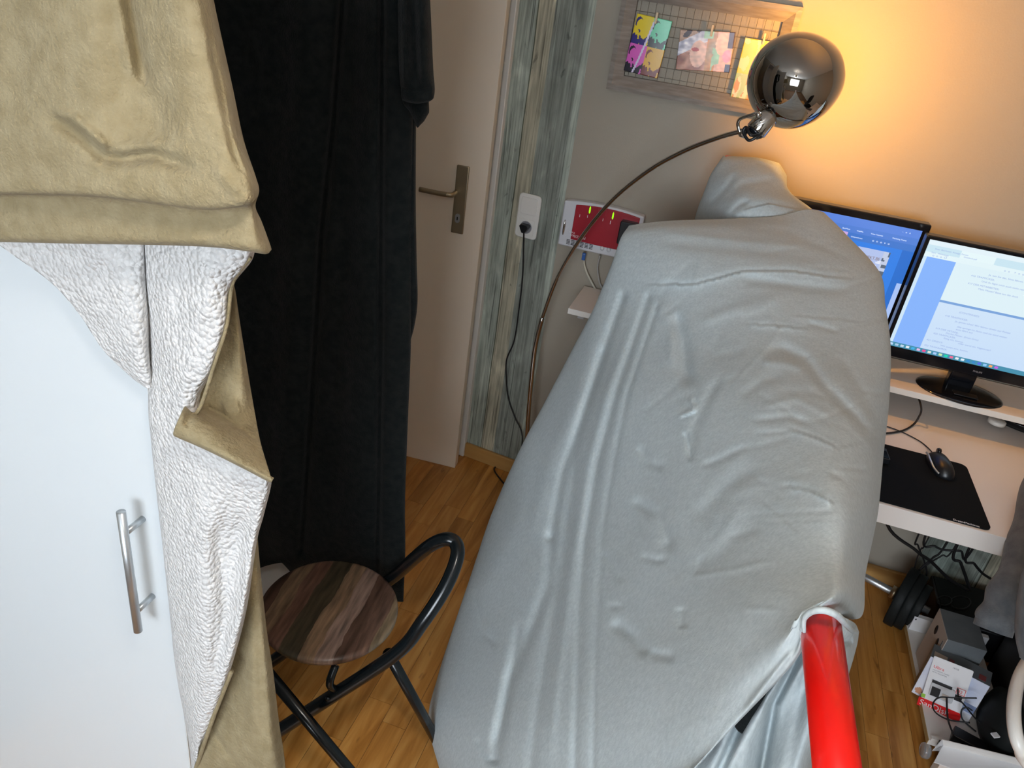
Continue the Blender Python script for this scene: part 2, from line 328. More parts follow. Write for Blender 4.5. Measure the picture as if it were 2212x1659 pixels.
def drape(bm, rows, nu, nv, creases=(), mi=0, lump=(0, 0), grain=(0, 0), nub=(0, 0)):
    R = [[np.array(p, float) for p in r] for r in rows]; G = np.zeros((nv + 1, nu + 1, 3))
    cols = np.array([[crm(r, i / nu) for i in range(nu + 1)] for r in R])
    for i in range(nu + 1):
        c = list(cols[:, i])
        for j in range(nv + 1): G[j, i] = crm(c, j / nv)
    X, Yp, D = G[..., 0], G[..., 1], G[..., 2].copy(); push = np.zeros(X.shape)
    for cr in creases:
        poly, wd, amp = cr[:3]; kind = cr[3] if len(cr) > 3 else 'v'
        d, s, t = seg_dist(X, Yp, poly); fade = np.clip(np.minimum(t, 1 - t) / .18, 0, 1) if kind != 'e' else 1; fade = fade * fade * (3 - 2 * fade) if kind != 'e' else 1
        if kind == 'v' or kind == 'e': push -= amp * np.exp(-(d / wd) ** 2) * fade
        elif kind == 'r': push += amp * np.exp(-(d / wd) ** 2) * fade
        elif kind == 's':   # a fold lip: raised on one side, dropping sharply on the other
            sd = d * s; push += amp * fade * np.where(sd > 0, np.exp(-(sd / wd)), -.55 * np.exp(-((sd / (wd * .8)) ** 2)))
    V = [[None] * (nu + 1) for _ in range(nv + 1)]
    for j in range(nv + 1):
        for i in range(nu + 1):
            p = atY(X[j, i], Yp[j, i], max(D[j, i], .05)); q = push[j, i]
            if lump[0]: q += lump[0] * noise.noise(p * lump[1])
            if grain[0]: q += grain[0] * (noise.noise(p * grain[1]) + .5 * noise.noise(p * grain[1] * 2.1))
            if nub[0]:
                d0 = noise.voronoi(p * nub[1] * (1 + .0) + Vector((0, 0, 0)))[0][0]; q += nub[0] * (math.sqrt(max(0, 1 - min(d0, 1.0) ** 2)) - .8) * (.6 + .8 * noise.noise(p * 40))
            V[j][i] = bm.verts.new(p + (EYE - p).normalized() * q)
    for j in range(nv):
        for i in range(nu): bm.faces.new((V[j][i], V[j + 1][i], V[j + 1][i + 1], V[j][i + 1])).material_index = mi
    return bm
def lr(L, Rr, k=6, mid=None):
    """control row from a left point to a right point"""
    L = np.array(L, float); Rr = np.array(Rr, float); out = []
    for i in range(k):
        t = i / (k - 1); p = L * (1 - t) + Rr * t
        if mid: p[2] += mid[i]
        out.append(p)
    return out

# ================================================================== room shell
def struct(name, bm, m, parent=None, **k): o = obj(name, bm, m, parent, smooth=False, **k); tag(o, kind='structure') if parent is None else None; return o
WX0, WX1, WYB, WYF, ZC = -1.80, 1.90, 2.45, -2.65, 2.45
CORN = Vector((-.517, 2.45, 0)); DW = Vector((-.9925, .122, 0)).normalized()       # papered wall runs from the corner to the left
fl = struct('floor', bx(WX0, WX1, WYF, 2.75, -.03, -.0015), mat('floor_underlay', (.10, .045, .012), .8)); tag(fl, 'honey brown laminate floor')
rng = random.Random(4); PW = .0655; n = 0
x = -1.30
while x < 1.40:
    y = .15 - rng.random() * .55
    while y < 2.60:
        ln = rng.uniform(.42, .62); y1 = min(y + ln, 2.62)
        if y1 > .3:
            bm = bx(x + .0005, x + PW - .0005, max(y, .15) + .0005, y1 - .0005, -.0015, 0)
            p = obj('plank', bm, M['plank'], fl, smooth=False)
        y = y1
    x += PW
struct('ceiling', bx(WX0, WX1, WYF, 2.75, ZC, ZC + .05), M['ceil'])
struct('wall_back', bx(CORN.x, WX1 + .1, WYB, WYB + .1, 0, ZC), M['wall'])
struct('wall_right', bx(WX1, WX1 + .1, WYF, WYB, 0, ZC), M['wall'])
struct('wall_left', bx(WX0 - .1, WX0, WYF, 2.75, 0, ZC), M['wall'])
bm = bmesh.new()
for a in ((WX0, -.95, 0, ZC), (.75, WX1, 0, ZC), (-.95, .75, 0, .95), (-.95, .75, 2.15, ZC)): bx(a[0], a[1], WYF - .1, WYF, a[2], a[3], bm=bm)
struct('wall_front', bm, M['wall'])
bm = bmesh.new()
for a in ((-.95, -.89, .95, 2.15), (.69, .75, .95, 2.15), (-.13, -.07, .95, 2.15), (-.95, .75, .95, 1.01), (-.95, .75, 2.09, 2.15)): bx(a[0], a[1], WYF - .06, WYF - .005, a[2], a[3], bm=bm)
wi = thing('window_1', 'window with white frame in the wall behind the camera', None, (-.1, WYF, .95)); wi['kind'] = 'structure'
obj('window_frame', bm, M['plastic'], wi, smooth=False)
obj('pane', bx(-.89, .69, WYF - .035, WYF - .030, 1.01, 2.09), M['glass'], wi, smooth=False)
# papered wall: local x from the door trim to the corner
TRIM = CORN - DW * -.0 + DW * .245
ux = -DW; uy = Vector((-ux.y, ux.x, 0))                                            # along the wall to the right; into the wall
WM = Matrix([[ux.x, uy.x, 0, TRIM.x], [ux.y, uy.y, 0, TRIM.y], [0, 0, 1, 0], [0, 0, 0, 1]])
pw = obj('wall_door', bx(0, .2455, 0, .08, 0, ZC), M['paper'], None, smooth=False); pw.matrix_world = WM
tag(pw, 'wall strip papered with weathered grey and mint boards', kind='structure')
struct('wall_lintel', bx(-1.2, -.03, -.005, .06, 2.03, ZC, WM), M['wall'])
struct('wall_jamb', bx(-1.2, -.92, 0, .06, 0, 2.03, WM), M['wall'])
tr = obj('trim_1', bx(-.034, .002, -.020, .05, 0, 2.06, WM), M['trimw'], None, smooth=False, bevel=.003); tag(tr, 'narrow white door casing beside the papered wall', kind='structure')
tr = obj('trim_2', bx(-.062, -.034, .000, .05, 0, 2.06, WM), M['gap'], None, smooth=False); tag(tr, 'dark recessed door frame rebate', kind='structure')
tr = obj('trim_3', bx(-1.2, -.062, .045, .06, 0, 2.06, WM), M['gap'], None, smooth=False); tag(tr, 'dark gap behind the ajar door', kind='structure')
bs = obj('baseboard_door', bx(0.001, .2455, -.014, 0, 0, .062, WM), M['skirt'], None, smooth=False, bevel=.004); tag(bs, 'oak baseboard under the papered wall strip', kind='structure')
bs = obj('baseboard_back', bx(CORN.x, WX1, WYB - .014, WYB, 0, .062), M['skirt'], None, smooth=False, bevel=.004); tag(bs, 'oak baseboard along the grey wall', kind='structure')
pb = obj('wall_covering', bx(.925, WX1, WYB - .003, WYB, .062, .74), M['paper'], None, smooth=False); pb.name = 'wall_back_paper'; tag(pb, 'papered part of the back wall in the shade under the desk', kind='structure')

pd = thing('ceiling_lamp', 'pale pendant lamp hanging from the ceiling, mirrored in the chrome shade', 'lamp', (0, .2, ZC))
PM_ = Matrix.Translation((0, .2, 2.06))
obj('lamp_shade', lathe([(.045, .12), (.09, .08), (.105, 0), (.08, -.10)], PM_, 32), mat('lamp_shade_glass', (.9, .85, .75), .5, trans=.0), pd, solid=.003)
obj('cord', tube([(0, .2, 2.18), (0, .2, ZC)], .004, 8, smooth=False), M['cable'], pd)
obj('ceiling_rose', lathe([(0, .0), (.05, 0), (.045, -.03), (0, -.035)], Matrix.Translation((0, .2, ZC)), 24), M['plastic'], pd)
# ------------------------------------------------------------------ room door, slightly ajar
R0 = atZ(983, 1006, .012); dl = Vector((-.985, -.075, 0)).normalized()
dn = Vector((dl.y, -dl.x, 0)); dn = dn if dn.y > 0 else -dn
DM = Matrix([[-dl.x, dn.x, 0, R0.x], [-dl.y, dn.y, 0, R0.y], [0, 0, 1, 0], [0, 0, 0, 1]])    # x to the right, y away from the room
DI = DM.inverted()
def on_door(px, py, off=0):   # local x,z on the leaf's face
    nrm = dn; rr = ray(px, py); t = (R0 - EYE).dot(nrm) / rr.dot(nrm); q = DI @ (EYE + rr * t); return q.x, q.z
door = thing('door_1', 'cream flush room door standing ajar with a lever handle', None, tuple(R0)); door['kind'] = 'structure'
obj('door_leaf', bx(-.86, 0, 0, .04, .0, 2.0, DM), M['door'], door, smooth=False, bevel=.002)
hx, hz = on_door(995, 430); x0, zt = on_door(1000, 357); _, zb = on_door(988, 503)
pl = obj('handle_plate', bx(hx - .021, hx + .021, -.008, 0, zb, zt, DM), M['brass'], door, smooth=False, bevel=.003)
lx, lz = on_door(986, 415); ex, ez = on_door(916, 407)
hb = tube([(lx, -.008, lz), (lx, -.035, lz), (lx - .004, -.046, lz), (lx - .018, -.050, lz)], .0085, n=4); bm = hb
tube([(lx - .012, -.050, lz), (lx - .05, -.050, lz - .001), (ex, -.046, lz - .001)], .0085, bm=bm, n=4)
for v in bm.verts: v.co = DM @ v.co
obj('lever', bm, M['brass'], door)
kx, kz = on_door(990, 470)
obj('lock_cylinder', prism(rrect(.016, .030, .0078), 0, .004, DM @ Matrix.Translation((kx, -.008, kz)) @ Matrix.Rotation(math.pi / 2, 4, 'X')), M['alu'], door, smooth=False)
obj('keyhole', prism(rrect(.004, .012, .0019), 0, .001, DM @ Matrix.Translation((kx, -.012, kz)) @ Matrix.Rotation(math.pi / 2, 4, 'X')), M['black'], door, smooth=False)

# ------------------------------------------------------------------ switch and socket
def on_paper(px, py):
    nrm = uy; rr = ray(px, py); t = (Vector((TRIM.x, TRIM.y, 0)) - EYE).dot(nrm) / rr.dot(nrm); q = WM.inverted() @ (EYE + rr * t); return q.x, q.z
sx_, sz_ = on_paper(1142, 467); R90 = Matrix.Rotation(math.pi / 2, 4, 'X')
SM = WM @ Matrix.Translation((sx_, 0, sz_)) @ R90      # local: x right, y up, z out of the wall
sw = thing('wall_socket', 'white double plate with light switch above power socket on papered wall', 'switch', tuple(SM.translation))
obj('cover_frame', prism(rrect(.080, .151, .014), 0, .009, SM), M['plastic'], sw, smooth=False, bevel=.004)
obj('rocker', prism(rrect(.057, .057, .007), .009, .0125, SM @ Matrix.Translation((0, .036, 0))), M['plastic'], sw, smooth=False, bevel=.0015)
obj('socket_insert', prism(rrect(.057, .057, .007), .009, .0115, SM @ Matrix.Translation((0, -.036, 0))), M['plastic'], sw, smooth=False, bevel=.001)
obj('socket_well', lathe([(.0195, .0118), (.0215, .0125), (.0215, .0116), (0, .0116)], SM @ Matrix.Translation((0, -.036, 0)), 28), mat('socket_recess', (.34, .34, .36), .5), sw)
pg = SM @ Matrix.Translation((0, -.036, .0118)); C0 = SM @ Vector((0, -.036, .03))
bm = prism([(-.017, .007), (-.012, .013), (.012, .013), (.017, .007), (.012, -.004), (.005, -.016), (-.005, -.016), (-.012, -.004)], 0, .022, pg)
cord = thing('lamp_cord', 'black cord plugged into the wall socket, trailing down to the floor', 'cable', tuple(C0))
obj('plug', bm, M['blackp'], cord, smooth=False, bevel=.002)
def pap(px, py, off): a, b = on_paper(px, py); return WM @ Vector((a, -off, b))
pts = [pg @ Vector((0, -.014, .012)), pap(1134, 525, .012), pap(1130, 600, .006), pap(1122, 670, .006), pap(1112, 735, .006), pap(1096, 775, .006), pap(1095, 815, .006), pap(1100, 860, .006), pap(1115, 900, .01), pap(1135, 935, .03), (-.50, 2.38, .04), (-.44, 2.36, .006)]
obj('cord', tube(pts, .0028, 8, 8), M['cable'], cord)
pts = [atZ(1150, 988, .004), atZ(1115, 1000, .004), atZ(1090, 1005, .004), atZ(1072, 1008, .004), atZ(1068, 1016, .004), atZ(1080, 1034, .004), atZ(1096, 1046, .004), atZ(1130, 1030, .004)]
o = obj('floor_cable', tube(pts, .0032, 8, 8), M['cable']); tag(o, 'loop of black cable lying on the floor by the oak baseboard', 'cable')

# ------------------------------------------------------------------ wardrobe on the left, both doors open at right angles
wd = thing('wardrobe', 'white wardrobe with two leaves opened at right angles under the hung blankets', 'wardrobe', (-1.45, 1.0, 0))
bm = bmesh.new(); DY = .68; DX = -.631
for a in ((WX0 + .01, -1.11, .68, .70, .05, 2.1), (WX0 + .01, -1.11, 1.78, 1.80, .05, 2.1), (WX0 + .01, -1.11, .68, 1.80, 2.08, 2.1), (WX0 + .01, -1.11, .68, 1.80, .05, .07), (WX0 + .01, WX0 + .02, .68, 1.8, .05, 2.1), (WX0 + .04, -1.14, .7, 1.78, 0, .05)): bx(*a, bm=bm)
obj('cabinet_body', bm, M['white'], wd, smooth=False)
d1 = obj('door', bx(-1.105, DX, DY, DY + .019, .06, 2.09), [M['white']], wd, smooth=False, bevel=.0012, label='nearer leaf with a bar handle')
obj('edge_band', bx(DX, DX + .0012, DY + .0005, DY + .0185, .061, 2.089), M['plastic'], d1, smooth=False)
A1, A2 = atY(281, 1125, DY - .036), atY(308, 1345, DY - .036); hx_ = (A1.x + A2.x) / 2
ht, hbz = atY(265, 1107, DY - .036).z, atY(297, 1362, DY - .036).z
hx_ = atY(280, 1235, DY - .036).x
hd = obj('bar_handle', tube([(hx_, DY - .036, ht), (hx_, DY - .036, hbz)], .0062, 20, smooth=False), M['alu'], d1)
ln = ht - hbz
for k in (.17, .83): obj('handle_post', tube([(hx_, DY - .034, ht - ln * k), (hx_, DY, ht - ln * k)], .0048, 14, smooth=False), M['alu'], d1)
obj('door', bx(-1.105, -.66, 1.42, 1.439, .06, 2.09), M['white'], wd, smooth=False, bevel=.0012, label='farther leaf behind the dark blanket')

# ------------------------------------------------------------------ beige and sherpa blanket over the nearer leaf
bl = thing('blanket', 'beige plush blanket with white sherpa lining thrown over the nearer wardrobe leaf', 'blanket', (-.65, .66, 1.3))
def row(*p): return [np.array(q, float) for q in p]
A = [row((-140, -110, .60), (50, -110, .575), (190, -110, .565), (290, -110, .58), (370, -110, .565), (415, -110, .57), (428, -110, .59), (440, -110, .65)),
     row((-140, 30, .59), (50, 30, .57), (190, 30, .56), (290, 30, .575), (380, 30, .56), (430, 30, .565), (455, 30, .585), (468, 30, .65)),
     row((-140, 190, .58), (50, 190, .565), (190, 190, .555), (300, 190, .57), (400, 190, .555), (465, 190, .56), (490, 190, .58), (503, 190, .64)),
     row((-140, 300, .575), (50, 300, .56), (190, 300, .55), (300, 300, .56), (410, 300, .55), (490, 300, .55), (512, 300, .57), (526, 300, .64)),
     row((-140, 370, .57), (50, 370, .56), (190, 370, .55), (310, 370, .55), (430, 370, .545), (518, 380, .545), (543, 380, .565), (552, 380, .63)),
     row((-140, 415, .57), (50, 415, .56), (190, 418, .55), (320, 432, .55), (440, 446, .545), (530, 438, .545), (553, 424, .57), (560, 412, .62)),
     row((-140, 425, .60), (50, 425, .585), (190, 427, .575), (320, 440, .575), (440, 453, .57), (530, 448, .57), (548, 442, .585), (552, 446, .63)),
     row((-140, 470, .60), (50, 470, .585), (190, 470, .58), (320, 480, .58), (440, 485, .575), (535, 485, .575), (556, 482, .59), (566, 480, .63)),
     row((-140, 515, .60), (50, 518, .585), (190, 521, .58), (320, 523, .58), (440, 527, .575), (535, 538, .575), (574, 544, .59), (586, 536, .62)),
     row((-140, 520, .63), (50, 524, .62), (190, 527, .615), (320, 529, .615), (440, 533, .61), (530, 541, .61), (568, 545, .62), (580, 536, .63))]
cA = [([(268, -60), (285, 40), (302, 120), (318, 200)], 16, .014), ([(255, -40), (272, 80), (286, 170)], 14, .006, 'r'),
      ([(80, 250), (130, 262), (180, 300), (225, 340), (270, 345), (330, 335), (400, 358), (440, 380)], 15, .013), ([(110, 240), (160, 255), (200, 290), (240, 325)], 10, .009, 'r'), ([(240, 325), (300, 315), (350, 315)], 12, .005, 'r'),
      ([(0, -60), (40, 100), (30, 250)], 40, .006), ([(430, -60), (470, 150), (505, 330), (540, 400)], 9, .007), ([(330, 190), (350, 260), (330, 300)], 30, .006), ([(460, 360), (520, 420)], 12, .004, 'r')]
E_ = [row((520, 1090, .71), (535, 1090, .71), (550, 1100, .71), (556, 1110, .72)), row((500, 1180, .705), (525, 1180, .70), (550, 1180, .705), (558, 1180, .72)),
      row((480, 1330, .70), (520, 1330, .695), (560, 1340, .69), (575, 1350, .71)), row((450, 1450, .69), (505, 1450, .68), (565, 1450, .675), (590, 1450, .70)),
      row((440, 1560, .67), (500, 1560, .665), (572, 1560, .66), (603, 1560, .69)), row((424, 1640, .65), (490, 1640, .65), (580, 1640, .65), (615, 1640, .68)),
      row((436, 1720, .645), (500, 1720, .65), (590, 1740, .65), (624, 1740, .68)), row((520, 1900, .64), (560, 1900, .65), (610, 1900, .65), (640, 1900, .68))]
cE = [([(445, 1560), (510, 1655), (560, 1720)], 6, .006), ([(560, 1200), (560, 1400), (575, 1640)], 12, .006), ([(520, 1400), (510, 1500)], 14, .005), ([(540, 1260), (548, 1420), (550, 1600)], 14, .004, 'r')]
D_ = [row((470, 590, .71), (490, 600, .71), (503, 610, .71), (508, 625, .72)), row((455, 690, .71), (485, 700, .71), (512, 710, .705), (522, 720, .72)),
      row((430, 800, .69), (475, 812, .69), (520, 825, .69), (540, 830, .71)), row((408, 858, .655), (450, 880, .665), (515, 905, .67), (553, 905, .69)),
      row((390, 895, .61), (445, 915, .62), (510, 945, .63), (564, 960, .65)), row((374, 936, .60), (440, 962, .60), (515, 998, .60), (586, 1034, .61)),
      row((384, 946, .62), (444, 972, .62), (517, 1008, .62), (582, 1042, .63))]
cD = [([(425, 868), (480, 895), (545, 945), (570, 950)], 5, .006), ([(420, 880), (400, 925)], 9, .006), ([(405, 870), (388, 920)], 7, .004, 'r'), ([(480, 885), (520, 875)], 14, .005, 'r'), ([(520, 640), (545, 830), (560, 920)], 8, .003)]
bm = bmesh.new()
drape(bm, A, 150, 150, cA, lump=(.006, 9), grain=(.0008, 120)); drape(bm, E_, 60, 140, cE, lump=(.004, 12), grain=(.0008, 120)); drape(bm, D_, 70, 90, cD, lump=(.004, 14), grain=(.0008, 120))
obj('plush_side', bm, M['beige'], bl, solid=.005, label='beige plush face')
B_ = [row((-70, 480, .655), (60, 480, .65), (190, 480, .64), (280, 480, .65), (306, 480, .655), (312, 480, .668)), row((20, 545, .655), (120, 548, .65), (220, 548, .64), (285, 548, .65), (308, 548, .655), (314, 548, .668)),
      row((112, 612, .655), (180, 612, .645), (250, 612, .64), (290, 612, .645), (311, 612, .655), (318, 612, .668)), row((172, 680, .655), (220, 680, .645), (270, 680, .64), (300, 680, .645), (316, 680, .655), (322, 680, .668)),
      row((222, 755, .655), (255, 755, .648), (285, 755, .642), (305, 755, .645), (318, 755, .655), (324, 755, .668)), row((280, 812, .658), (295, 812, .65), (307, 812, .648), (317, 812, .65), (325, 812, .655), (329, 812, .668)),
      row((312, 836, .66), (317, 838, .655), (321, 839, .655), (325, 838, .655), (328, 836, .66), (330, 834, .668))]
C_ = [row((300, 480, .68), (314, 480, .655), (350, 480, .645), (430, 480, .64), (500, 480, .64), (540, 484, .645), (550, 490, .66)), row((306, 545, .68), (318, 545, .655), (355, 545, .643), (430, 545, .63), (500, 545, .632), (535, 552, .64), (547, 556, .66)),
      row((312, 620, .68), (322, 620, .655), (360, 620, .64), (420, 620, .628), (470, 620, .63), (494, 620, .64), (502, 620, .66)), row((320, 700, .68), (327, 700, .66), (360, 700, .64), (410, 700, .625), (460, 700, .628), (482, 700, .635), (490, 700, .65)),
      row((322, 790, .68), (329, 790, .66), (360, 790, .64), (400, 790, .625), (430, 790, .625), (454, 790, .63), (463, 790, .65)), row((320, 880, .675), (325, 880, .655), (360, 880, .64), (385, 880, .63), (405, 880, .63), (425, 885, .64), (436, 890, .66)),
      row((326, 950, .675), (332, 950, .655), (370, 950, .64), (420, 960, .63), (480, 980, .63), (540, 1000, .64), (570, 1020, .66)), row((333, 1020, .675), (340, 1020, .655), (385, 1020, .64), (450, 1025, .63), (520, 1030, .63), (572, 1034, .635), (587, 1036, .65)),
      row((343, 1110, .675), (350, 1110, .655), (400, 1110, .635), (460, 1110, .63), (520, 1110, .64), (560, 1112, .64), (570, 1112, .66)), row((350, 1170, .675), (357, 1170, .655), (400, 1170, .635), (450, 1170, .63), (505, 1170, .65), (545, 1170, .64), (555, 1170, .66)),
      row((366, 1320, .675), (373, 1320, .655), (410, 1320, .635), (450, 1320, .628), (490, 1320, .642), (522, 1320, .635), (532, 1320, .655)), row((380, 1450, .675), (388, 1450, .655), (415, 1450, .635), (440, 1450, .628), (465, 1450, .632), (488, 1450, .635), (497, 1450, .65)),
      row((400, 1560, .675), (407, 1560, .655), (420, 1560, .64), (430, 1560, .635), (442, 1560, .635), (452, 1560, .64), (458, 1560, .65)), row((412, 1640, .675), (416, 1640, .66), (419, 1640, .655), (422, 1640, .65), (424, 1640, .65), (427, 1640, .65), (429, 1640, .655)),
      row((422, 1780, .675), (426, 1780, .66), (430, 1780, .655), (440, 1780, .65), (450, 1780, .65), (460, 1780, .65), (470, 1780, .655))]
cC = [([(505, 1060), (470, 1170), (490, 1330), (455, 1480)], 14, .008), ([(520, 1080), (515, 1250), (495, 1350)], 12, .005), ([(400, 530), (390, 650), (400, 800)], 25, .006), ([(460, 560), (440, 700)], 20, .006, 'r'), ([(420, 1000), (440, 1150), (420, 1400)], 22, .005, 'r')]
bm = bmesh.new()
drape(bm, B_, 160, 190, [([(200, 560), (270, 700)], 30, .005)], lump=(.004, 14), grain=(.0006, 130), nub=(.0032, 190)); drape(bm, C_, 150, 560, cC, lump=(.004, 14), grain=(.0006, 130), nub=(.0034, 190))
obj('sherpa_side', bm, M['sherpa'], bl, solid=.005, label='white curly sherpa lining')
# beige binding along the lining's free edge
bm = bmesh.new()
bm = tube([atY(*q) for q in ((541, 556, .645), (503, 610, .645), (490, 700, .64), (462, 790, .635), (432, 880, .635), (400, 915, .625), (378, 936, .62))], .0022, 8, 10); obj('hem_binding', bm, M['beige'], bl)
bm = tube([atY(*q) for q in ((500, 1450, .648), (476, 1510, .645), (457, 1560, .642), (430, 1640, .648), (424, 1665, .65), (436, 1720, .645))], .0035, 8, 10)
obj('hem_binding', bm, M['beige'], bl)

# ------------------------------------------------------------------ charcoal fleece over the farther leaf
dk = thing('dark_blanket', 'charcoal fleece blanket hanging behind the round wooden stool', 'blanket', (-.7, 1.25, 1.0))
def drow(y, xs, r, base=1.25): 
    n_ = len(xs); return row(*[(x_, y, base - .02 * (k % 2)) for k, x_ in enumerate(xs)], (r, y, base + .0), (r + 6, y, base + .05))
F_ = [drow(-110, (380, 470, 560, 650, 745, 800), 880), drow(100, (380, 470, 560, 650, 735, 805), 884), drow(300, (380, 470, 560, 640, 722, 808), 884), drow(500, (380, 470, 555, 630, 700, 806), 882),
      drow(740, (380, 470, 550, 620, 685, 802), 880), drow(900, (380, 470, 545, 610, 672, 798), 874), drow(1080, (380, 470, 545, 605, 662, 796), 868), row((380, 1235, 1.27), (470, 1228, 1.27), (550, 1216, 1.27), (600, 1206, 1.26), (650, 1180, 1.25), (790, 1190, 1.24), (868, 1190, 1.25), (874, 1190, 1.3)),
      row((380, 1245, 1.27), (470, 1236, 1.27), (550, 1222, 1.27), (600, 1211, 1.27), (660, 1260, 1.26), (790, 1290, 1.25), (864, 1300, 1.25), (870, 1296, 1.29))]
cF = [([(745, -80), (722, 250), (695, 500), (672, 900), (652, 1190)], 9, .035, 'e'), ([(826, -80), (824, 300), (822, 740), (815, 1260)], 7, .03, 'e'), ([(770, -80), (755, 300), (740, 700), (720, 1100)], 26, .016, 'e'), ([(610, -80), (600, 500), (590, 1100)], 30, .015, 'e'), ([(520, 0), (560, 600)], 40, .015)]
F_ = [[p + np.array([0, 0, .085]) for p in r] for r in F_]
bm = bmesh.new(); drape(bm, F_, 150, 160, cF, lump=(.012, 6))
G_ = [drow(-110, (858, 872, 890, 905), 918, 1.21), drow(60, (860, 875, 893, 910), 926, 1.20), drow(150, (862, 878, 898, 914), 930, 1.19), row((866, 190, 1.19), (880, 192, 1.18), (900, 196, 1.18), (918, 194, 1.18), (934, 190, 1.19), (939, 188, 1.23)),
      row((868, 212, 1.19), (882, 216, 1.18), (902, 219, 1.18), (920, 217, 1.18), (935, 212, 1.19), (938, 206, 1.23)), row((872, 218, 1.21), (884, 222, 1.21), (902, 224, 1.21), (918, 222, 1.21), (930, 218, 1.21), (934, 212, 1.23))]
H_ = [row((866, 205, 1.235), (885, 210, 1.225), (905, 212, 1.22), (922, 214, 1.225), (926, 214, 1.25)), row((872, 225, 1.235), (888, 235, 1.225), (905, 240, 1.22), (922, 240, 1.225), (927, 240, 1.25)), row((884, 240, 1.24), (892, 252, 1.235), (903, 262, 1.23), (916, 256, 1.235), (924, 248, 1.25)), row((896, 262, 1.25), (898, 270, 1.25), (902, 276, 1.25), (908, 270, 1.25), (916, 262, 1.26))]
I_ = [row((872, 225, 1.27), (885, 225, 1.265), (895, 225, 1.265), (899, 225, 1.29)), row((872, 420, 1.27), (885, 420, 1.265), (894, 420, 1.265), (898, 420, 1.29)), row((872, 560, 1.27), (885, 560, 1.265), (896, 560, 1.265), (900, 560, 1.29)), row((872, 650, 1.27), (886, 650, 1.262), (899, 650, 1.265), (902, 650, 1.29)), row((872, 705, 1.27), (882, 705, 1.265), (892, 705, 1.265), (895, 705, 1.29)), row((872, 745, 1.27), (876, 745, 1.268), (882, 745, 1.268), (884, 745, 1.29))]
G_, H_, I_ = [[[p + np.array([0, 0, .085]) for p in r] for r in Q] for Q in (G_, H_, I_)]
drape(bm, G_, 50, 90, [([(875, -80), (872, 200)], 4, .006, 'r'), ([(862, 190), (900, 197), (938, 190)], 4, .004)], lump=(.004, 25)); drape(bm, H_, 30, 30, lump=(.003, 30)); drape(bm, I_, 16, 80, [([(890, 660), (884, 740)], 3, .004)], lump=(.003, 20))
obj('fleece', bm, M['darkf'], dk, solid=.006)

# ------------------------------------------------------------------ folding stool
SC = (atZ(562, 1322, .45) + atZ(862, 1318, .45)) / 2; SC = atZ(712, 1310, .45)
st = thing('folding_stool', 'folding stool with dark striped round wooden seat and black tube frame', 'stool', (SC.x, SC.y, 0))
s0, s1 = atZ(651, 1420, .45), atZ(742, 1201, .45); ang = math.atan2(s1.y - s0.y, s1.x - s0.x) - math.pi / 2
sr = .5 * (atZ(560, 1322, .45) - atZ(863, 1322, .45)).length
se = obj('seat', lathe([(0, -.022), (sr - .012, -.022), (sr - .004, -.019), (sr, -.012), (sr, -.004), (sr - .003, -.0005), (sr - .010, .001), (0, .001)], None, 72), M['seat'], None, bevel=0)
se.parent = st; se.matrix_parent_inverse = Matrix.Translation(-parent_loc(st)); se.location = (SC.x, SC.y, .45); se.rotation_euler = (0, 0, ang)
n1, n2 = atZ(600, 1580, .22), atZ(855, 1412, .47); dd = (n1 - n2) / .25
foot_n = n1 + dd * .21
f1 = atZ(845, 1250, .44); dd2 = Vector((dd.x, dd.y, 0)); foot_f = f1 + dd * .43
U = [foot_n, n1, atZ(705, 1512, .325), n2, atZ(912, 1345, .55), atZ(962, 1268, .62), atZ(987, 1205, .665), atZ(984, 1173, .68), atZ(962, 1165, .68), atZ(930, 1178, .65), atZ(893, 1208, .56), f1, f1 + dd * .1, f1 + dd * .25, foot_f]
obj('back_hoop', tube(U, .0150, 18, 8), M['blackm'], st)
fr_ = atZ(957, 1625, .0); nr = fr_ + (foot_n - foot_f) * 1.0
def leg(a, b, nm='leg', r=.0125): return obj(nm, tube([a, b], r, 16, smooth=False), M['blackm'], st)
ft = atZ(838, 1410, .41); 
nt_ = atZ(592, 1470, .41)
nfoot = atZ(900, 1838, .0)
leg(nt_ + (nt_ - nfoot) * .05, nfoot); leg(ft, fr_)
obj('seat_bracket', bx(SC.x - .06, SC.x + .08, SC.y - .09, SC.y + .10, .412, .428), M['blackm'], st, smooth=False)
bk = [atZ(722, 1440, .425), atZ(712, 1490, .40), atZ(722, 1500, .385)]
b1, b2, b3 = atZ(725, 1437, .425), atZ(712, 1478, .39), atZ(732, 1492, .345)
obj('bracket', tube([b1, b2, b3], .0085, 10, 4), M['blackm'], st)
obj('bracket', tube([f1 + Vector((-.03, 0, -.015)), f1 + Vector((.0, -.005, -.03))], .009, 10, smooth=False), M['blackm'], st)
for px_, py_, z_ in ((708, 1509, .335), (612, 1571, .232)):
    c_ = atZ(px_, py_, z_); n_ = (EYE - c_).normalized(); mtx = Matrix.Translation(c_ + n_ * .0135) @ n_.to_track_quat('Z', 'Y').to_matrix().to_4x4()
    obj('rivet', lathe([(0, .004), (.0035, .0033), (.0052, .001), (.0055, -.003)], mtx, 16), M['blackm'], st)
obj('rubber_cap', tube([fr_ + (ft - fr_) * .0, fr_ + (ft - fr_) * .06], .0155, 14, smooth=False), M['blackp'], st)

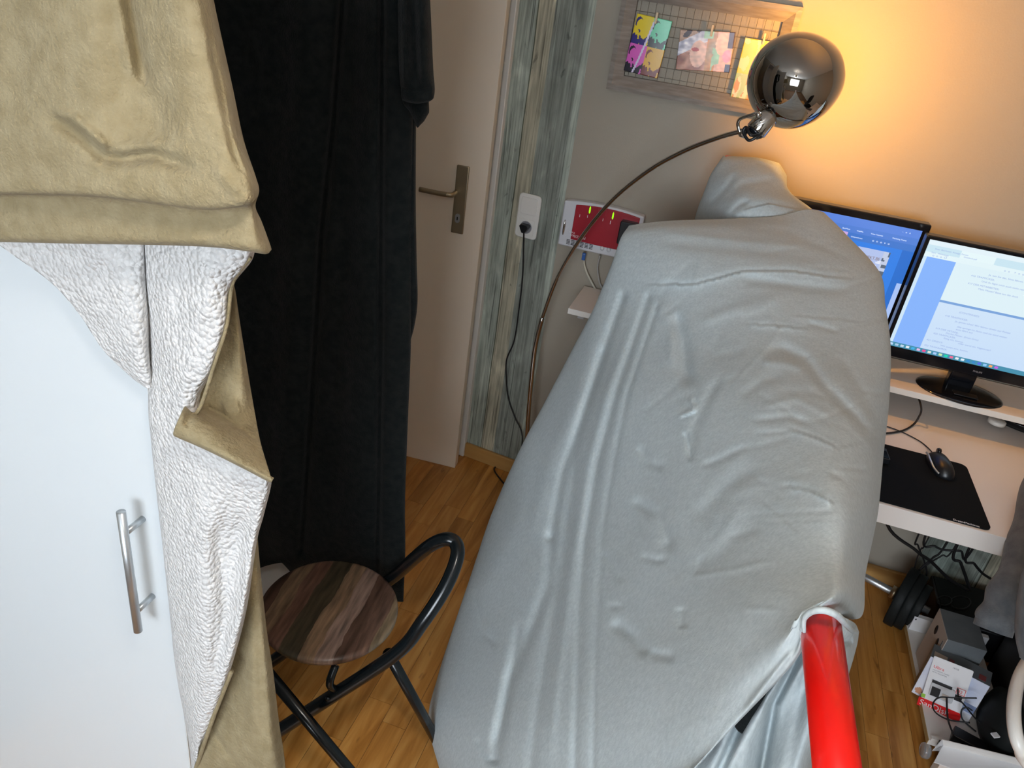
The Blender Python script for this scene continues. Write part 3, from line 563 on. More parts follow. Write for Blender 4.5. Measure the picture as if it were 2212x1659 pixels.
# ------------------------------------------------------------------ picture frame on the grey wall
FY = 2.45 - .035
def fpt(px, py): p = atY(px, py, FY); return p.x, p.z
fx0, fz0 = fpt(1309, 192); _, fz0b = fpt(1600, 243); fx1, fz1 = fpt(1736, 16); fz0 = (fz0 + fz0b) / 2
pf = thing('picture_frame', 'greyed wooden wall frame with wire grid, behind the chrome lamp', 'picture frame', ((fx0 + fx1) / 2, 2.45, fz0))
BW = .042
def rail(a, b, na, nb):   # mitred rail with a sloping face, a/b outer corners, na/nb inward offsets
    bm = bmesh.new(); P = []
    for c, n_ in ((a, na), (b, nb)):
        P.append([bm.verts.new((c[0], FY + .035, c[1])), bm.verts.new((c[0], FY, c[1])), bm.verts.new((c[0] + n_[0] * .35, FY - .004, c[1] + n_[1] * .35)), bm.verts.new((c[0] + n_[0], FY + .018, c[1] + n_[1])), bm.verts.new((c[0] + n_[0], FY + .035, c[1] + n_[1]))])
    for k in range(5): bm.faces.new((P[0][k], P[0][(k + 1) % 5], P[1][(k + 1) % 5], P[1][k]))
    bm.faces.new(P[0][::-1]); bm.faces.new(P[1]); bmesh.ops.recalc_face_normals(bm, faces=bm.faces); return bm
cs = [(fx0, fz0), (fx1, fz0), (fx1, fz1), (fx0, fz1)]; ins = [(BW, BW), (-BW, BW), (-BW, -BW), (BW, -BW)]
for k in range(4): obj('frame_rail', rail(cs[k], cs[(k + 1) % 4], ins[k], ins[(k + 1) % 4]), M['framew'], pf, smooth=False)
bm = bmesh.new(); st_ = .0218; x = fx0 + BW + .012
while x < fx1 - BW: tube([(x, FY + .022, fz0 + BW), (x, FY + .022, fz1 - BW)], .00045, 5, smooth=False, bm=bm); x += st_
z = fz0 + BW + .012
while z < fz1 - BW: tube([(fx0 + BW, FY + .0225, z), (fx1 - BW, FY + .0225, z)], .0006, 5, smooth=False, bm=bm); z += st_ * 1.25
g = obj('wire_grid', bm, M['wire'], pf); g['kind'] = 'stuff'
def card(name, px, corners_px, nx, ny, fn, label, peg_px):
    a, b, c, d = [Vector((*((q := atY(*p, FY + .010)).x, q.z),)) for p in corners_px]   # tl tr br bl
    cx_, cz_ = (a + b + c + d) / 4; ww = ((b - a).length + (c - d).length) / 2; hh = ((a - d).length + (b - c).length) / 2
    ex = ((b - a) + (c - d)).normalized(); mtx = frame_m((cx_, FY + .012, cz_), (ex.x, 0, ex.y), (-ex.y, 0, ex.x))
    t = thing(name, label, 'picture', (cx_, FY + .012, cz_), 'cards pegged in the frame')
    painted('print', ww, hh, nx, ny, fn, mtx, M['print'], t, bend=lambda u, v: .002 * math.sin(math.pi * u) + .002 * v)
    p = atY(*peg_px, FY + .004); pm = Matrix.Translation(p) @ Matrix.Rotation(math.radians(rng.uniform(-4, 4)), 4, 'Y')
    bm = bx(-.003, .003, -.0045, -.0012, -.0145, .0145, pm); bx(-.003, .003, .0012, .0045, -.0145, .0145, pm, bm)
    pg_ = tag(obj('clothes_peg', bm, M['peg'], None, smooth=False, bevel=.0006), 'tiny wooden peg holding the ' + label.split(',')[0].replace('small ', ''), 'peg', 'mini pegs on the wire grid')
    obj('peg_spring', tube([p + Vector((-.0042, 0, .002)), p + Vector((.0042, 0, .002))], .0016, 8, smooth=False), M['alu'], pg_)
def n2(u, v, s, o=0): return noise.noise(Vector((u * s + o, v * s, o * .37)))
def pop(u, v):
    q = (0 if u < .5 else 1, 0 if v > .5 else 1); uu = (u * 2) % 1; vv = (v * 2) % 1
    bgc = {(0, 0): (.80, .62, .01), (1, 0): (.12, .62, .36), (0, 1): (.72, .12, .55), (1, 1): (.72, .40, .005)}[q]; dc = {(0, 0): (.02, .01, .18), (1, 0): (.006, .01, .01), (0, 1): (.01, .008, .02), (1, 1): (.16, .012, .004)}[q]
    m_ = n2(uu, vv, 7, 3.1 + q[0] * 0)
    if abs(u - .5 + .03) < .0 : return (.9, .9, .9)
    sw_ = abs((u - (.22 + .36 * v)) - .0) if v > 0 else 1
    if abs(u - (.24 + .30 * v ** .8)) < .028 and v < .93: return (.72, .68, .86)
    if vv < .30 + .22 * m_ + .12 * math.sin(uu * 7): return dc if m_ > -.35 else bgc
    if math.hypot((uu - .22) * 1.0, vv - .72) < .2 and math.hypot((uu - .30), vv - .66) > .19 and vv > .6: return dc
    return bgc
card('pop_art_card', 0, ((1376, 29), (1453, 46), (1419, 170), (1348, 152)), 56, 84, pop, 'small four-colour pop card in yellow, mint, pink and orange', (1418, 39))
def wash(u, v):
    a = n2(u, v, 3.2, 1.7); b = n2(u, v, 6, 5.2); c = n2(u, v, 14, 9.1)
    col = Vector((.70, .42, .34)) if u > .1 else Vector((.55, .35, .3))
    if v < .45 and u < .65: col = Vector((.30, .12, .09)).lerp(Vector((.55, .30, .22)), max(0, min(1, .5 + b * 1.4)))
    d = v - (.35 + .75 * u)                                         # pale veil sweep
    if 0 < d < .34 and u < .55: col = Vector((.50, .52, .66)).lerp(Vector((.80, .80, .86)), .5 + c)
    elif d >= .34 and u < .45: col = Vector((.06, .04, .05)) if b > 0 else Vector((.45, .30, .22))
    if math.hypot((u - .38) / .15, (v - .42) / .34) < 1: col = Vector((.80, .52, .42))
    if math.hypot((u - .32) / .07, (v - .53) / .05) < 1: col = Vector((.42, .05, .05))
    if .53 < u < .70: col = Vector((.62, .24, .05)).lerp(Vector((.38, .30, .20)), max(0, min(1, .5 + a * 2)))
    if .64 < u < .78 and v < .65 and b > -.1: col = Vector((.30, .55, .38))
    if math.hypot((u - .80) / .12, (v - .70) / .28) < 1: col = Vector((.85, .52, .38))
    if math.hypot((u - .91) / .08, (v - .40) / .16) < 1: col = Vector((.85, .30, .45))
    if u > .90 and v > .6: col = Vector((.05, .02, .05))
    if u > .9 and v < .2: col = Vector((.03, .03, .10))
    if v > .82 and .45 < u < .62: col = Vector((.35, .60, .40))
    return tuple(max(0, k * (1 + .35 * c)) for k in col)
card('watercolour_card', 0, ((1469, 64), (1586, 70), (1578, 157), (1460, 150)), 80, 60, wash, 'wide watercolour style card of two overlapping faces', (1538, 66))
def yell(u, v):
    a = n2(u, v, 4, 2.2); c = n2(u, v, 9, 4.4)
    if v > .42: return (.85, .62, .04) if a > -.12 else (.80, .72, .30)
    return (.45, .55, .22) if a > .05 else (.82, .70, .42) if c > -.1 else (.70, .30, .08)
card('yellow_card', 0, ((1601, 81), (1668, 90), (1648, 222), (1586, 209)), 40, 60, yell, 'tall yellow card half hidden by the lamp shade', (1651, 84))

# ------------------------------------------------------------------ arc lamp
lamp = thing('arc_lamp', 'chrome arc floor lamp lit against the grey wall, shade turned to the wall', 'lamp', (-.46, 2.30, 0))
obj('lamp_foot', lathe([(0, 0), (.088, 0), (.092, .006), (.092, .022), (.084, .032), (.02, .032), (.014, .05), (0, .05)], Matrix.Translation((-.395, 2.20, 0)), 48), M['chrome'], lamp)
q = [(-.395, 2.20, .03), (-.40, 2.205, .08), (-.43, 2.27, .14), atY(1139, 985, 2.30), atY(1140, 920, 2.30), atY(1147, 830, 2.30), atY(1156, 750, 2.30), atY(1171, 688, 2.29)]
obj('pole', tube(q, .0080, 16, 8), M['chrome'], lamp, label='thicker lower chrome tube')
q = [atY(1171, 688, 2.29), atY(1202, 605, 2.27), atY(1251, 520, 2.24), atY(1320, 435, 2.19), atY(1402, 368, 2.13), atY(1480, 325, 2.07), atY(1550, 298, 2.01), atY(1602, 283, 1.97)]
obj('arc_tube', tube(q, .0058, 16, 8), M['chrome'], lamp, label='thin curved upper tube')
HY = 1.97
cs_, ce_ = atY(1632, 284, HY), atY(1676, 232, HY + .015)
ax_ = (ce_ - cs_).normalized(); Lc = (ce_ - cs_).length
mt = Matrix.Translation(cs_) @ ax_.to_track_quat('Z', 'Y').to_matrix().to_4x4()
rc = .0245
obj('socket_sleeve', lathe([(0, -.0), (rc, 0), (rc + .001, .002), (rc + .001, Lc * .86), (rc - .004, Lc * .92), (rc - .004, Lc * 1.2), (0, Lc * 1.2)], mt, 36), M['chrome'], lamp)
obj('socket_cap', lathe([(0, -.012), (.015, -.012), (rc - .003, -.004), (rc - .002, .001), (0, .001)], mt, 30), M['blackg'], lamp)
obj('cord_loop', tube([atY(1640, 290, HY - .02), atY(1622, 292, HY - .035), atY(1612, 275, HY - .02), atY(1606, 285, HY - .02), atY(1617, 303, HY - .03), atY(1634, 296, HY - .03), atY(1645, 288, HY - .02)], .0036, 10, 6), M['blackp'], lamp)
obj('yoke', tube([atY(1598, 284, HY), atY(1594, 268, HY), atY(1601, 256, HY - .005), atY(1633, 245, HY - .02), atY(1642, 243, HY - .015)], .0042, 10, 6), M['chrome'], lamp)
obj('knuckle', lathe([(0, -.006), (.010, -.006), (.012, 0), (.010, .010), (0, .012)], Matrix.Translation(atY(1604, 286, HY)) @ Vector((.8, 0, -.3)).to_track_quat('Z', 'Y').to_matrix().to_4x4(), 20), M['chrome'], lamp)
obj('wing_nut', lathe([(0, 0), (.006, 0), (.006, .010), (0, .010)], Matrix.Translation(atY(1637, 248, HY - .03)) @ Vector((.3, -1, .2)).to_track_quat('Z', 'Y').to_matrix().to_4x4(), 16), M['chrome'], lamp)
SHC = atY(1712, 176, HY + .055); SA = Vector((.74, .58, .30)).normalized()     # shade axis points to the wall and to the right
sm = Matrix.Translation(SHC) @ SA.to_track_quat('Z', 'Y').to_matrix().to_4x4()
prof = []; R_, L_ = .1060, .150
for k in range(25):
    a = math.pi / 2 * k / 24; prof.append((R_ * math.sin(a), -.100 * math.cos(a)))
for k in range(1, 9): t = k / 8; prof.append((R_ * (1 - .30 * t * t), .085 * t))
inner = [(max(r - .0022, 0), z + .0022) for r, z in prof][::-1]
obj('shade', lathe(prof + [(prof[-1][0] - .001, prof[-1][1] + .001)] + inner, sm, 80), M['chromed'], lamp)
BP = SHC + SA * .000
obj('light_bulb', lathe([(0, .045), (.014, .042), (.026, .028), (.030, .010), (.026, -.008), (.015, -.024), (.013, -.045), (0, -.045)], Matrix.Translation(BP) @ SA.to_track_quat('Z', 'Y').to_matrix().to_4x4(), 28), mat('lit_bulb', (1, .8, .5), .4, emit=((1, .62, .25), 18)), lamp)
bulbo.location = SHC + SA * .074

# ------------------------------------------------------------------ router, wall mounted upside down
RY = 2.415
c1, c2, c3, c4 = [atY(*p, RY) for p in ((1222, 430), (1378, 458), (1360, 570), (1203, 530))]
rz0, rz1 = atY(1207, 528, RY).z, atY(1225, 427, RY).z; rx0 = atY(1212, 480, RY).x; rx1 = rx0 + .262; rcx, rcz = (rx0 + rx1) / 2, (rz0 + rz1) / 2
rt = thing('router', 'red and silver router hung upside down on the grey wall behind the arc lamp', 'router', (rcx, 2.45, rcz))
WMx = Matrix.Translation((rcx, RY, rcz)) @ R90; W_, H_r = rx1 - rx0, rz1 - rz0
def rout(w_, h_, bow, n_=14):
    top = [(-w_ / 2 + w_ * k / n_, h_ / 2 + bow * (1 - (2 * k / n_ - 1) ** 2) - bow) for k in range(n_ + 1)]; bot = [(w_ / 2 - w_ * k / n_, -h_ / 2 - .25 * bow * (1 - (2 * k / n_ - 1) ** 2)) for k in range(n_ + 1)]
    return top + bot
obj('casing', prism(rout(W_, H_r, .010), -.035, 0, WMx), M['routerw'], rt, smooth=False, bevel=.005)
obj('red_shell', prism([(x_ + .014, y_ * .84 + .010) for x_, y_ in rout(W_ * .80, H_r * .93, .010)], -.001, .0035, WMx), M['routered'], rt, smooth=False, bevel=.003)
for k in range(5):
    lx_ = -W_ / 2 + .062 + k * .0255; ly = H_r * .40 - .003 * abs(k - 2)
    o_ = [(0, .013), (.0022, .007), (.0024, -.007), (0, -.012), (-.0024, -.007), (-.0022, .007)]
    obj('indicator', prism([(x_ + lx_, y_ + ly - .004) for x_, y_ in o_], .0035, .0048, WMx), M['led'] if k in (1, 4) else M['routered'], rt, smooth=False, label='lit green indicator' if k in (1, 4) else None)
    obj('print_mark', prism(rrect(.0016, .009 + .003 * (k == 4), .0007, 2), .0036, .0040, WMx @ Matrix.Translation((lx_ - .004, ly - .026, 0))), M['paperw'], rt, smooth=False)
for k in range(6):
    bm = bmesh.new()
    for j in range(4): box(bm, (-W_ / 2 + .034 + k * .0155, -H_r * .355 - j * .0046, .0002), (.012, .0021, .0014), WMx)
    v_ = obj('vent_slots', bm, M['black'], rt, smooth=False)
for k in (0, 1): obj('button', lathe([(0, .004), (.0045, .0034), (.0068, .001), (.007, -.002)], WMx @ Matrix.Translation((.018 + .022 * k, -H_r * .40 + .004, .003)), 20), M['routerw'], rt)
obj('chrome_inlay', lathe([(0, .003), (.0035, .002), (.0042, 0)], WMx @ Matrix.Translation((-W_ / 2 + .0125, -.018, .0)) @ Matrix.Diagonal((1, 6.2, 1, 1)), 24), M['chrome'], rt)
TM = WMx @ Matrix.Rotation(math.pi, 4, 'Z')
text('FRITZ!Box', .0115, M['paperw'], TM @ Matrix.Translation((W_ / 2 - .090, H_r * .335 - .018, .0037)), rt, xs=1.05)
text('Cable', .0085, M['paperw'], TM @ Matrix.Translation((W_ / 2 - .052, H_r * .335 - .027, .0037)), rt)
obj('power_block', prism(rrect(.055, .075, .006), 0, .03, WMx @ Matrix.Translation((W_ / 2 - .040, .012, 0))), M['blackp'], rt, smooth=False, bevel=.003)
def y45(px, py, y=2.43): return atY(px, py, y)
c_ = tag(obj('network_cable', tube([y45(1262, 548, 2.41), y45(1262, 570), y45(1268, 590), y45(1278, 610), y45(1290, 632), (-.33, 2.36, .84)], .0030, 10), M['cablew']), 'cream network cable with blue plug under the router', 'cable')
obj('plug', bx(-.0055, .0055, -.004, .004, -.020, .004, Matrix.Translation(y45(1262, 549, 2.412))), M['blueplug'], c_, smooth=False, bevel=.001)
tag(obj('telephone_cable', tube([y45(1296, 552, 2.42), y45(1291, 575), y45(1293, 600), y45(1300, 620), (-.29, 2.38, .84)], .0026, 10), mat('grey_cable', (.42, .42, .40), .5)), 'grey cable hanging under the router beside the cream one', 'cable')

# ------------------------------------------------------------------ riser shelf, desk
RZ = .835; rL = atZ(1227, 667, RZ).x; rF = 2.212
rs = thing('riser_shelf', 'long white shelf along the wall carrying the two monitors', 'shelf', (.6, 2.3, RZ))
obj('board', bx(rL, 1.6, rF, 2.436, RZ - .018, RZ), M['desk'], rs, smooth=False, bevel=.0008)
obj('edge_band', bx(rL, 1.6, rF - .0012, rF, RZ - .0178, RZ - .0005), M['plastic'], rs, smooth=False)
for xx in (rL + .03, .45, 1.5): obj('wall_bracket', bx(xx, xx + .02, rF + .02, 2.45, RZ - .034, RZ - .018), M['alu'], rs, smooth=False)
DZ = .74; dF = 1.716
de = thing('desk', 'white desk with thick front edge under the riser shelf', 'desk', (.9, 2.08, 0))
obj('desktop', bx(.10, 1.62, dF, 2.43, DZ - .052, DZ), M['desk'], de, smooth=False, bevel=.0012)
for xx, yy in ((.14, dF + .03), (1.56, dF + .03), (.14, 2.38), (1.56, 2.38)): obj('leg', bx(xx, xx + .04, yy, yy + .04, 0, DZ - .052), M['alu'], de, smooth=False)

# ------------------------------------------------------------------ monitors
def monitor(x0, x1, z0, z1, y, label, fn, nx, ny, bez, tilt):
    cx_, cz_ = (x0 + x1) / 2, (z0 + z1) / 2; t = thing('monitor', label, 'monitor', (cx_, y, RZ), 'monitors on the riser shelf')
    mm = Matrix.Translation((cx_, y, cz_)) @ Matrix.Rotation(math.radians(tilt), 4, 'X') @ R90; ww, hh = x1 - x0, z1 - z0
    obj('housing', prism(rrect(ww, hh, .006, 4), -.035, 0, mm), M['blackg'], t, smooth=False, bevel=.003)
    bt, bb, bs_ = bez
    s_ = painted('screen', ww - 2 * bs_, hh - bt - bb, nx, ny, fn, mm @ Matrix.Translation((0, (bb - bt) / 2, .0008)), M['screen'], t)
    return t, mm, s_, ww - 2 * bs_, hh - bt - bb, (bb - bt) / 2
def scr1(u, v):
    c = (.05, .21, .72)
    if v > .93: c = (.10, .24, .74)
    elif v > .86: c = (.08, .22, .68)
    elif v > .80: c = (.05, .19, .62)
    if .585 < u < .615 and .80 < v < .86: c = (.62, .42, .80)
    if v < .80: c = (.03, .22, .80) if u < .94 else (.02, .16, .62)
    if .70 < u < .88 and .46 < v < .76:
        c = (.45, .55, .85) if n2(u, v, 30) > -.25 or v > .66 else (.75, .80, .95)
        if u > .845: c = (.10, .14, .20) if n2(u, v, 22, 2) > .05 else (.55, .62, .80)
    if u > .975 and v < .5: c = (.40, .55, .92)
    return c
t1, m1, s1_, sw1, sh1, off1 = monitor(.018, .532, .925, 1.278, 2.315, 'left black monitor with a blue web page, half behind the grey sheet', scr1, 110, 66, (.020, .022, .018), 0)
z1t = atY(2008, 488, 2.315).z
r_ = random.Random(7)
def scr_text(body, u, v, size, mm, sw_, sh_, off, m, par, xs=1): return text(body, size, m, mm @ Matrix.Translation(((u - .5) * sw_, (v - .5) * sh_ + off, .0012)), par, 'screen_lettering', .0001, xs)
scr_text('PROJEKT.BE', .72, .665, .0125, m1, sw1, sh1, off1, M['ink'], s1_, .85)
for u, tx in ((.40, 'Unternehmen'), (.50, 'Animation'), (.58, 'BackPlace'), (.66, 'WebMix'), (.74, 'Video Tutorials'), (.86, 'Marketing Theme')): scr_text(tx, u, .885, .0052, m1, sw1, sh1, off1, M['scrwhite'], s1_)
scr_text('-   o   x', .90, .955, .007, m1, sw1, sh1, off1, M['scrwhite'], s1_); scr_text('Unternehmen', .64, .825, .0055, m1, sw1, sh1, off1, M['scrwhite'], s1_)
scr_text('o  o  o  v  o', .76, .825, .008, m1, sw1, sh1, off1, M['scrwhite'], s1_, 1.2); scr_text('Nachrichten', .62, .73, .0055, m1, sw1, sh1, off1, M['scrwhite'], s1_)
def scr2(u, v):
    if v < .042:
        k = int(u * 34); f = (u * 34) % 1
        cols = [(.5, .7, .95), (.4, .6, .8), (.55, .7, .85), (.8, .85, .9), (.05, .45, .85), (.8, .5, .8), (.85, .08, .3), (.75, .8, .7), (.4, .6, .95), (.6, .85, .45), (.0, .75, .45), (.85, .15, .3), (.8, .85, .9), (.75, .85, .95), (.03, .25, .6), (.03, .25, .6), (.1, .15, .8), (.3, .6, .95), (.95, .4, .12), (.6, .12, .75)]
        return cols[k] if k < 20 and .25 < f < .85 and .008 < v < .034 else (.06, .28, .42)
    if v > .955: return (.78, .90, .96)
    if v > .90: return (.60, .80, .90) if not .17 < u < .34 else (.80, .94, .97)
    if v > .85: return (.78, .92, .96)
    if u < .02: return (.62, .80, .95)
    if u < .165: return (.24, .46, .98)
    if abs(v - .50 + .0 * u) < .006: return (.20, .38, .72)
    return (.74, .89, .95) if v > .5 else (.58 + .12 * v, .74 + .1 * v, .96)
t2, m2, s2_, sw2, sh2, off2 = monitor(.515, 1.032, .908, 1.265, 2.25, 'right black monitor showing a white script page, on an oval foot', scr2, 170, 96, (.010, .033, .010), 0)
LN = [(.42, .80, 'Ja, tun Sie das, bitte fahren Sie'), (.34, .765, '416 TRAFFICKER:'), (.40, .735, 'Und du legst mich auch nicht rein'), (.34, .695, '417 DER MITARBEITER:'), (.40, .665, 'Mein Mister! Bitte tun Sie doch'),
      (.36, .43, '(CONTINUED)'), (.30, .375, '418 TRAFFICKER:'), (.36, .345, 'Ja, genau what! Wir fahren direkt zur Polizei'), (.38, .30, '(Sie springt ins Auto und sie wird weiter'), (.38, .275, 'auto fährt an)'),
      (.28, .245, '419 DER MITARB.:'), (.34, .222, 'Danke Mister. (frisst Gras)'), (.28, .195, '420 TRAFFICKER:'), (.34, .172, 'Steig ein, komm'), (.42, .155, 'oder warst ein Vegetarier?'), (.26, .125, '421 ORIENT:'), (.34, .10, 'Wir essen eins, komm.'), (.26, .07, '422 TAXIFAHRER:')]
for u, v, tx in LN: scr_text(tx, u - .08, v, .0068, m2, sw2, sh2, off2, M['scrtext'], s2_, 1.15)
scr_text('Datei  Bearbeiten  Anzeige  Fenster', .04, .925, .0058, m2, sw2, sh2, off2, M['scrtext'], s2_); scr_text('Start   Werkzeuge', .03, .89, .0058, m2, sw2, sh2, off2, M['scrtext'], s2_); scr_text('Drehbuch.pdf', .19, .905, .0058, m2, sw2, sh2, off2, M['scrtext'], s2_)
scr_text('o  o  o  O', .04, .865, .008, m2, sw2, sh2, off2, M['scrtext'], s2_, 1.1); scr_text('o  o    >  o  o', .40, .86, .008, m2, sw2, sh2, off2, M['scrtext'], s2_, 1.1)
text('PHILIPS', .0075, M['ink'], m2 @ Matrix.Translation((-.014, -.1785 + .012, .0006)), t2)
fc = (atZ(2017, 812, RZ + .01) + atZ(2192, 880, RZ + .01)) / 2
def foot(t, c, a, b):
    obj('stand_foot', lathe([(0, .012), (.3, .012), (.7, .009), (.95, .005), (1.0, .0015), (1, 0), (0, 0)], Matrix.Translation((c[0], c[1], RZ)) @ Matrix.Diagonal((a, b, 1, 1)), 56), M['blackg'], t)
    obj('stand_neck', bx(c[0] - .035, c[0] + .035, c[1] + .015, c[1] + .045, RZ + .008, 1.02), M['blackg'], t, smooth=False, bevel=.004)
foot(t2, (.762, 2.31 - .02), .118, .085)
foot(t1, (.284, 2.35), .11, .075)
obj('cable_hole_tray', bx(.735, .800, 2.235, 2.262, RZ + .0115, RZ + .0145), M['blackp'], t2, smooth=False, bevel=.001)

# ------------------------------------------------------------------ on the desk
def zq(px, py, z=DZ): return atZ(px, py, z)
a, b, c, d = zq(1895, 960), zq(2085, 1006), zq(2140, 1150), zq(1870, 1080)
pm = tag(obj('mouse_pad', prism([(x_ + .598, y_ + 1.876) for x_, y_ in rrect(.340, .300, .018)], DZ, DZ + .003), M['pad'], None, smooth=False), 'large black cloth mouse pad at the front of the desk', 'mouse pad')
PT = Matrix.Translation((0, 0, 0)); tp = zq(2058, 1126)
text('DreamMachines', .0105, M['paperw'], Matrix.Translation((tp.x, tp.y, DZ + .0031)) @ Matrix.Rotation(0, 4, 'Z'), pm, xs=.85)
mc = zq(2032, 998, DZ + .02); ms = thing('computer_mouse', 'black wired mouse on the far edge of the mouse pad', 'mouse', (mc.x, mc.y, DZ + .003))
def mouse_bm(s=1, z0=0, cut=None):
    bm = bmesh.new(); bmesh.ops.create_uvsphere(bm, u_segments=32, v_segments=20, radius=1)
    for v in bm.verts:
        x_, y_, z_ = v.co; ww = .033 - .006 * math.cos(y_ * 2.2); v.co = (x_ * ww * s + .006 * (y_ * y_), y_ * .060 * s, max(z_, -.02) * (.036 + .006 * -y_) * s + z0)
    return bm
RMo = Matrix.Translation((mc.x, mc.y, DZ + .0035)) @ Matrix.Rotation(math.radians(8), 4, 'Z')
bm = mouse_bm(); bm.transform(RMo); obj('mouse_body', bm, M['blackp'], ms)
obj('side_strip', tube([RMo @ Vector(q_) for q_ in ((-.026, .035, .018), (-.029, .012, .022), (-.031, -.015, .021), (-.027, -.038, .015), (-.018, -.052, .010))], .0028, 10), M['alu'], ms)
obj('scroll_wheel', lathe([(0, -.004), (.008, -.004), (.009, 0), (.008, .004), (0, .004)], RMo @ Matrix.Translation((0, .032, .030)) @ Matrix.Rotation(math.pi / 2, 4, 'Y'), 20), M['blackg'], ms)
obj('mouse_cable', tube([RMo @ Vector((-.002, .056, .010)), zq(2003, 966, DZ + .003), zq(1985, 952, DZ + .003), zq(1950, 934, DZ + .003), zq(1915, 921, DZ + .003), zq(1860, 905, DZ + .003)], .0017, 8), M['cable'], ms)
tag(obj('monitor_cable', tube([(zq(1989, 868, .82).x, 2.30, .815), zq(1990, 880, .80), zq(1984, 902, .765), zq(1972, 918, DZ + .004), zq(1950, 930, DZ + .004), zq(1915, 936, DZ + .004), zq(1860, 940, DZ + .004)], .0028, 8), M['cable']), 'black cable dropping from the riser shelf onto the desk', 'cable')
kb = thing('phone_stand', 'small black gadget half hidden by the sheet on the mouse pad', 'gadget', tuple(zq(1908, 990)))
kc = zq(1904, 992); KM = Matrix.Translation((kc.x, kc.y, DZ + .003)) @ Matrix.Rotation(math.radians(4), 4, 'Z')
obj('gadget_body', bx(-.05, .012, -.028, .030, 0, .016, KM), M['blackp'], kb, smooth=False, bevel=.002)
obj('gadget_face', bx(-.046, .008, -.024, .012, .016, .0175, KM), M['blackg'], kb, smooth=False)
# dark dish with white disc under the riser
dc = zq(2190, 925); ds = thing('desk_dish', 'black oval tray with bits on it under the riser shelf', 'tray', (dc.x + .03, dc.y, DZ))
obj('tray_bowl', lathe([(0, .004), (.8, .004), (.96, .02), (1.0, .024), (1.0, .02), (.85, 0), (0, 0)], Matrix.Translation((dc.x + .055, dc.y + .03, DZ)) @ Matrix.Rotation(math.radians(-12), 4, 'Z') @ Matrix.Diagonal((.125, .062, 1, 1)), 44), M['blackg'], ds)
dw = zq(2155, 908, DZ + .03); tag(obj('white_disc', lathe([(0, .012), (.020, .012), (.024, .009), (.024, 0), (0, 0)], Matrix.Translation((dw.x, dw.y, DZ + .020)), 32), M['plastic'], None), 'round white lid lying in the black tray', 'lid')
for k, (u_, c_) in enumerate(((.035, 'routered'), (.055, 'alu'), (.075, 'routerw'))):
    tag(obj('desk_trinket', lathe([(0, .010), (.007, .010), (.009, .004), (.009, 0), (0, 0)], Matrix.Translation((dc.x + u_, dc.y + .02, DZ + .006)), 16), M[c_], None), ('dark red', 'silver', 'pale')[k] + ' small trinket in the black tray', 'trinket')

# ------------------------------------------------------------------ grey sheet over a red tube frame
fr = thing('tube_frame', 'red round steel bar poking out from under the grey sheet', 'frame', (.2, 1.3, 0))
rp = [atY(1832, 1850, .47), atY(1800, 1640, .585), atY(1786, 1490, .67), atY(1772, 1345, .765)]
z_a = rp[-1]; far = Vector((-.015, 2.28, 1.345))
z0_ = z_a.z; pa = Vector((.232, .50, 0)); 
P_near = atZ(1808, 1659, 1.13); P_mid = atZ(1771, 1340, 1.15); dirn = (P_near - P_mid)
obj('main_tube', tube([P_near + dirn * .9, P_mid + dirn * .03, P_mid + Vector((0, .025, -.040)), Vector((.205, 1.5, 1.085)), Vector((.10, 2.2, 1.11))], .0222, 28, smooth=False), M['red'], fr)
obj('cross_bar', tube([(-.15, 1.93, 1.12), (.31, 1.90, 1.15)], .02, 16, smooth=False), M['red'], fr)
tp1, tp2 = atY(1566, 334, 2.30), atY(1625, 343, 2.30)
obj('end_plate', bx(tp1.x + .002, tp1.x + .12, 2.285, 2.305, 1.28, tp1.z - .001), M['red'], fr, smooth=False, bevel=.003)
obj('end_post', tube([(.06, 2.27, 1.30), (.07, 2.24, 1.12)], .018, 14, smooth=False), M['red'], fr)
for a_, b_ in (((.09, 2.1, 1.12), (-.05, 1.66, 0)), ((.09, 2.1, 1.12), (.06, 1.66, 0)), ((.21, 1.1, 1.12), (.36, 1.1, 0)), ((.21, 1.1, 1.12), (.06, 1.1, 0))): obj('leg', tube([a_, b_], .018, 14, smooth=False), M['red'], fr)
c_ = atZ(1800, 1538, 1.15); 
sh = thing('sheet', 'large grey sheet draped over the red bar down to the floor', 'sheet', (.1, 1.6, 0))
